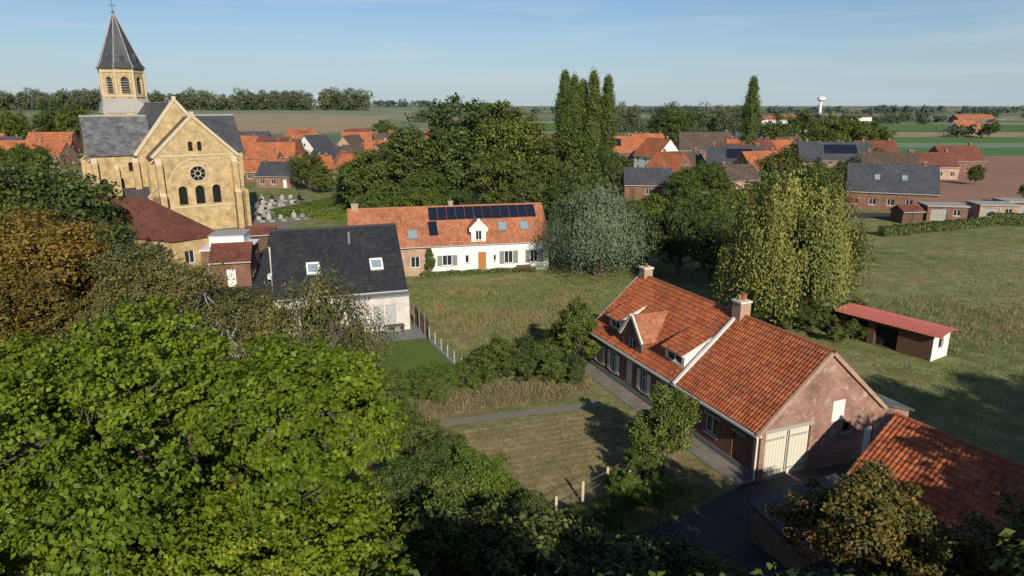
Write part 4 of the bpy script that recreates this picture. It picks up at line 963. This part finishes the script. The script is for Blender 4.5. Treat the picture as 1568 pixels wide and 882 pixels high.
car('parked_van',-27.6,77,80,MT['carw'],True); car('parked_car',38,136,10,MT['card']); car('parked_car',44,137.5,10,MT['carw']); car('parked_car',52,133,-10,MT['card'])

# ---------------------------------------------------------------- vegetation placement
fg=tree_mesh('sycamore_mesh',13.6,8.0,2.6,34,66,95,.18,11,'lf_fg',asp=.72,lobe_r=.32,sub_r=.2,flat=.65,spread=.76,jit=.62)
put('sycamore_tree',fg,-10.4,20.8,.97,0.3)
put('sycamore_tree',fg,-20.5,23.5,.8,2.2)
put('sycamore_tree',fg,-7.5,14.5,.74,4.0)
put('sycamore_tree',fg,-19,14,.74,5.1)
T=[tree_mesh('broadleaf_mesh_%d'%i,10,4.6,1.0,15,18,55,.33,20+i,'lf_dark' if i<2 else 'lf_green',lobe_r=.41,sub_r=.38) for i in range(4)]
T2=[tree_mesh('broadleaf_fine_%d'%i,10,4.4,1.2,16,22,70,.26,40+i,'lf_green' if i else 'lf_dark',lobe_r=.4,sub_r=.38) for i in range(2)]
TA=tree_mesh('autumn_tree_mesh',12,5,2,18,30,80,.22,50,'lf_autumn',lobe_r=.38,sub_r=.32)
TB=tree_mesh('brown_tree_mesh',12,4.6,1.5,16,24,60,.18,51,'lf_brown',bark='birch',lobe_r=.36,sub_r=.42)
TR=tree_mesh('red_tree_mesh',8.2,3.0,2,12,26,100,.17,52,'lf_red',lobe_r=.42,sub_r=.32)
SH=[tree_mesh('shrub_mesh_%d'%i,3,2.0,.1,9,18,90,.13,60+i,['lf_green','lf_hedge','lf_dark'][i],lobe_r=.5,sub_r=.36) for i in range(3)]
ST=tree_mesh('young_tree_mesh',6,1.9,.8,11,18,90,.15,66,'lf_green',lobe_r=.45)
BI=willow_mesh('birch_mesh',11,2.9,3,620,70,'lf_brown',.19,(.6,1.8),9,asp=.6,tight=.2)
WG=willow_mesh('willow_grey_mesh',10.9,6.0,1.0,6000,71,'lf_willow',.28,(.9,2.6),8,60)
WY=willow_mesh('weeping_willow_mesh',14.9,6.0,2.4,6500,72,'lf_yell',.32,(1.3,4.2),11,46,tight=.105)
PO=[poplar_mesh('poplar_mesh_%d'%i,28,2.2,80+i) for i in range(2)]

put('willow_tree',WG,10.3,80.5,1,1.0); put('weeping_willow_tree',WY,25.4,61,.98,.5)
put('birch_tree',BI,-12.2,41,1,.2); put('birch_tree',BI,-9.6,43,.68,2.2); put('birch_tree',BI,-15.5,42,.8,1.2)
for x,y_,k,s in ((-31,45,TA,1.1),(-37,49,TA,1.1),(-28.5,38,TA,.9),(-34,37,TA,.9),(-21.5,41,TB,1.02),(-18,42,TB,.8),(-25.5,43,TB,1.05),(-22,35,TB,.9)): put('autumn_tree' if k is TA else 'rowan_tree',k,x,y_,s)
for x,y_,s in ((-43,62,1.55),(-52,74,1.45),(-58,72,1.55),(-38.5,56,1.25),(-48,58,1.5),(-62,86,1.3)): put('lime_tree',T2[0],x,y_,s)
put('maple_tree',TR,12.2,20.5,.98,.5); put('maple_tree',TR,14.2,22,.75,2.5); put('maple_tree',TR,9.6,17.5,.75,1.5)
put('maple_tree',TR,17.8,20,.9,3.0)
put('young_tree',ST,5.2,50,1.05,0); put('young_tree',ST,4.2,51.5,.8,2); put('young_tree',ST,8.3,34.2,.98,1); put('young_tree',ST,7.1,33.4,.6,3)
put('climbing_ivy',ST,-9.9,80.1,.36,sz=.64)
for x,y_,s,k in ((-1,48,1.0,0),(1,48.5,1.05,2),(2.8,48,.95,0),(-2.0,49,.8,1),(4.3,47.5,.7,2),(-5.6,46.3,.7,1),(-6.8,44.8,.7,1),(-5.3,44,.6,0),(-8.2,44.5,.7,0),(-3.6,46.2,.65,1),
    (-2.3,31.5,1.05,1),(-.9,30,.9,1),(-3.6,33.6,.9,2),(-5.5,35.5,1.0,2),(-7,38.5,.9,2),(.8,28.4,.7,2),(-2.6,28.5,1.1,0),(-4.6,29.5,1.2,2),
    (3.2,28.4,.5,0),(4.6,29.4,.4,1),(6.2,31.2,.6,1),(7.6,31.8,.5,1),(5.6,32.6,.4,0)): put('shrub',SH[k],x,y_,s)
for x,y_,s,k in ((2.5,23.5,1.25,2),(5.2,22.5,1.3,2),(-.6,24.5,1.35,2),(7.6,21.5,1.2,0),(-3,24,1.5,0),(4,20.0,1.7,2),(0.6,20.5,1.8,2)): put('elder_shrub',SH[k],x,y_,s)
for x,y_,s in ((4,7,1.2),(11,9,1.2),(-2,5,1.25),(0.5,9.5,1.18),(6.5,10.5,1.08),(20,12.5,1.15),(28,15,1.35),(35,19,1.45),(43,22,1.4)): put('unseen_shade_tree',T2[1],x,y_,s)  # unseen trees outside the view, added to shade courtyard, shrubs and pasture
for x,y_,s,k in ((20,80,.95,0),(17,84,.95,1),(23,77,.8,0),(25,82,.9,1),(28,72,.7,1),(31,66,.5,0),(24,63.5,.5,1),(27,61.5,.5,0),(22,59.5,.45,1),(25,58.5,.4,0),(34,92,.9,0),(40,100,.9,1)): put('hedgerow_tree',T2[k],x,y_,s)
for x,y_,s in ((30,57,.6),(28,56,.55),(27,58.5,.9),(31.5,60.5,.9),(33,58,.7),(29,59.5,.8)): put('bramble_shrub',SH[0],x,y_,s)
C=[(-10,130,2.1),(-20,128,1.6),(1,136,1.9),(-27,126,1.2),(8,130,1.4),(-2,118,1.2),(-15,114,1.0),(-4,142,2.05),(-16,140,1.9),(6,120,1.1),(11,138,1.5),(-24,140,1.4),(-8,104,.8),(2,104,.9),(-14,106,.8),(-20,108,.85),(8,100,.95),(-30,134,1.0),
   (-48.7,165,.95),(-44,160,.7),(18.6,150,1.0),(24,162,.9),(44,150,.85),(36,144,.8),(40,152,.7),(52,131,1.1),(57,128,1.0),(47,126,.9),(99,258,1.6),(108,262,1.7),(118,260,1.7),(127,262,1.6),(136,264,1.4),(66,300,1.9),(72,306,1.7),
   (-215,345,2.0),(-230,350,2.1),(-200,352,1.7),(-245,340,1.9),(-60,330,1.4),(-30,300,1.2),(-10,280,1.3),(30,120,.8),(36,112,.8),(62,142,.6),(106,140,.5),(88,215,.9),
   (-92,180,.9),(-110,215,1.1),(-36,150,.7),(-38,172,.5),(-30,190,.6),(-20,200,.9),(48,175,.6),(14,190,1.0),(120,178,.5),(300,440,1.2),(345,450,1.1),(-130,190,.9),(-145,205,.9),(70,160,.8),(-14,182,1.2),(-4,190,1.2),(-52,222,.5),(-95,215,.5),(82,172,.6),(108,206,.8),(66,214,.7),(98,198,.6),(-150,200,.7),(-128,170,1.0),(-112,158,1.1),(-74,170,.6)]
for i,(x,y_,s) in enumerate(C): put('broadleaf_tree',T[i%4],x,y_,s,sz=s*random.uniform(.95,1.1))
for i,x in enumerate((15.2,18.0,20.8,23.6,28.0)): put('poplar_tree',PO[i%2],x,204+((i*7)%5),1.04-.04*(i%3),i*1.3)
put('poplar_tree',PO[0],78,230,1.02,2.2)
hedge('clipped_hedge',(-43,122),(-36,140),1.4,1.8,seed=1); hedge('clipped_hedge',(-36,140),(-28,136),1.2,1.6,seed=2); hedge('clipped_hedge',(-39,126),(-30,122),1.2,1.5,seed=3); hedge('clipped_hedge',(-33,130),(-27,128),2.6,1.8,seed=4)
hedge('clipped_hedge',(58,106),(82,116),1.2,1.4,'lf_dark',60,.2,5); hedge('clipped_hedge',(82,116.5),(128,112),1.5,2.0,'lf_dark',50,.22,6)
hedge('clipped_hedge',(-11,79.6),(3,82.8),.6,.5,'lf_green',90,.12,7)
rr=random.Random(9)
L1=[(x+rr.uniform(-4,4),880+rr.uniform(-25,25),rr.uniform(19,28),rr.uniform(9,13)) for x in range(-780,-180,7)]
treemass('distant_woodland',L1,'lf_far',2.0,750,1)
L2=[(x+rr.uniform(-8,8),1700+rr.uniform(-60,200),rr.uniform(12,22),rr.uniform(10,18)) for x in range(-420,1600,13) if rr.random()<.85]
treemass('distant_tree_line',L2,'lf_vfar_haze',3.2,260,2)
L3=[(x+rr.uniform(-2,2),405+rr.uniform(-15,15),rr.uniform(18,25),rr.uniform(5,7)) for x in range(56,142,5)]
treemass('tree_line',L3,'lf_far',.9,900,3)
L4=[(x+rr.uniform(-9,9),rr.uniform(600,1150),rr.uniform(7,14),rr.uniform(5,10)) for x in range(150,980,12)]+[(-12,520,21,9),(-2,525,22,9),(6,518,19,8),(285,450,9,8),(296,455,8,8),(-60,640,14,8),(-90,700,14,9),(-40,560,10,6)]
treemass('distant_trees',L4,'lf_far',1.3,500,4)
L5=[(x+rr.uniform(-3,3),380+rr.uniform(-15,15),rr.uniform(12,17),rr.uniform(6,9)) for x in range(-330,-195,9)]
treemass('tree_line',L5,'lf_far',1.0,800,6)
blades('meadow_grass',[(-8,60),(-3,48.5),(6,47),(5.8,52),(10,58),(14,76),(5,80),(-12,77)],36000,.24,'blade',1,base=.3)
blades('meadow_weeds',[(-8,60),(-3,50),(4,52),(9,58),(8,72),(-9,74)],7000,.6,'blade_dry',2,.045,10,.35,npc=14,pk=(.03,.1),base=.05)
blades('pasture_grass',[(19,38),(60,30),(110,60),(120,98),(60,86),(36,66),(27,52)],50000,.26,'blade',3,.055,10,.3,base=.25)
blades('pasture_weeds',[(24,40),(60,35),(110,60),(120,98),(60,86),(36,66)],36000,.6,'blade_dry',4,.055,10,.4,npc=22,pk=(.03,.1),base=.02)
blades('rough_grass',[(-6.5,38.6),(6.3,43),(12,33.5),(8,30.5),(0,29),(-6,32)],24000,.12,'blade_dry',5,.035)
blades('rough_grass',[(-6.5,41),(6.2,45.6),(5.6,47.4),(-2,46.8),(-7,43)],14000,.35,'blade_dry',6,.04)
blades('rough_grass',[(-6,30),(2,27),(8.4,30),(11,32.4),(9,33.5),(4,30.5),(-4,32.5)],14000,.35,'blade',7,.04)
# ---------------------------------------------------------------- sky, sun, camera
el=R(27); az=math.atan2(.28,-.96)
S=Vector((math.sin(az)*math.cos(el),math.cos(az)*math.cos(el),math.sin(el)))
w=bpy.data.worlds.new('World'); sc.world=w; w.use_nodes=True; nt=w.node_tree
sk=nt.nodes.new('ShaderNodeTexSky'); sk.sky_type='NISHITA'; sk.sun_disc=False; sk.sun_elevation=el; sk.sun_rotation=az
sk.air_density=1.0; sk.dust_density=.4; sk.ozone_density=3.0; sk.altitude=50
bg=nt.nodes['Background']; bg.inputs['Strength'].default_value=.085
tc=nt.nodes.new('ShaderNodeTexCoord')
sx=nt.nodes.new('ShaderNodeSeparateXYZ'); nt.links.new(tc.outputs['Generated'],sx.inputs[0])
hzf=ramp(nt,sx.outputs[2],[(0,(.75,.75,.75)),(.05,(.45,.45,.45)),(.16,(0,0,0))])
mp=nd(nt,'ShaderNodeMapping'); mp.inputs['Scale'].default_value=(1.2,1.2,16); nt.links.new(tc.outputs['Generated'],mp.inputs['Vector'])
nz=nd(nt,'ShaderNodeTexNoise',None,Scale=2.6,Detail=7,Roughness=.58); nz.inputs['Distortion'].default_value=.4; nt.links.new(mp.outputs[0],nz.inputs['Vector'])
cl=ramp(nt,nz.outputs['Fac'],[(.5,(0,0,0)),(.78,(.42,.42,.42))])
a=mixc(nt,1.0,sk.outputs[0],(.8,.93,1.08),'MULTIPLY')
a=mixc(nt,hzf,a,(5.6,6.8,7.8))
a=mixc(nt,cl,a,(7.0,7.8,8.6)); nt.links.new(a,bg.inputs['Color'])
ld=bpy.data.lights.new('sun','SUN'); ld.energy=5.0; ld.angle=R(.5); ld.color=(1,.91,.76)
lo=bpy.data.objects.new('sun',ld); col.objects.link(lo); lo.rotation_euler=S.to_track_quat('Z','Y').to_euler(); lo.location=(30,-60,60)
cd=bpy.data.cameras.new('camera'); cd.lens=24; cd.sensor_width=36; cd.clip_end=30000; cd.clip_start=.1
co=bpy.data.objects.new('camera',cd); col.objects.link(co); co.location=(0,0,20); co.rotation_euler=(R(75),0,0); sc.camera=co
sc.view_settings.view_transform='Standard'; sc.view_settings.look='None'; sc.view_settings.exposure=0
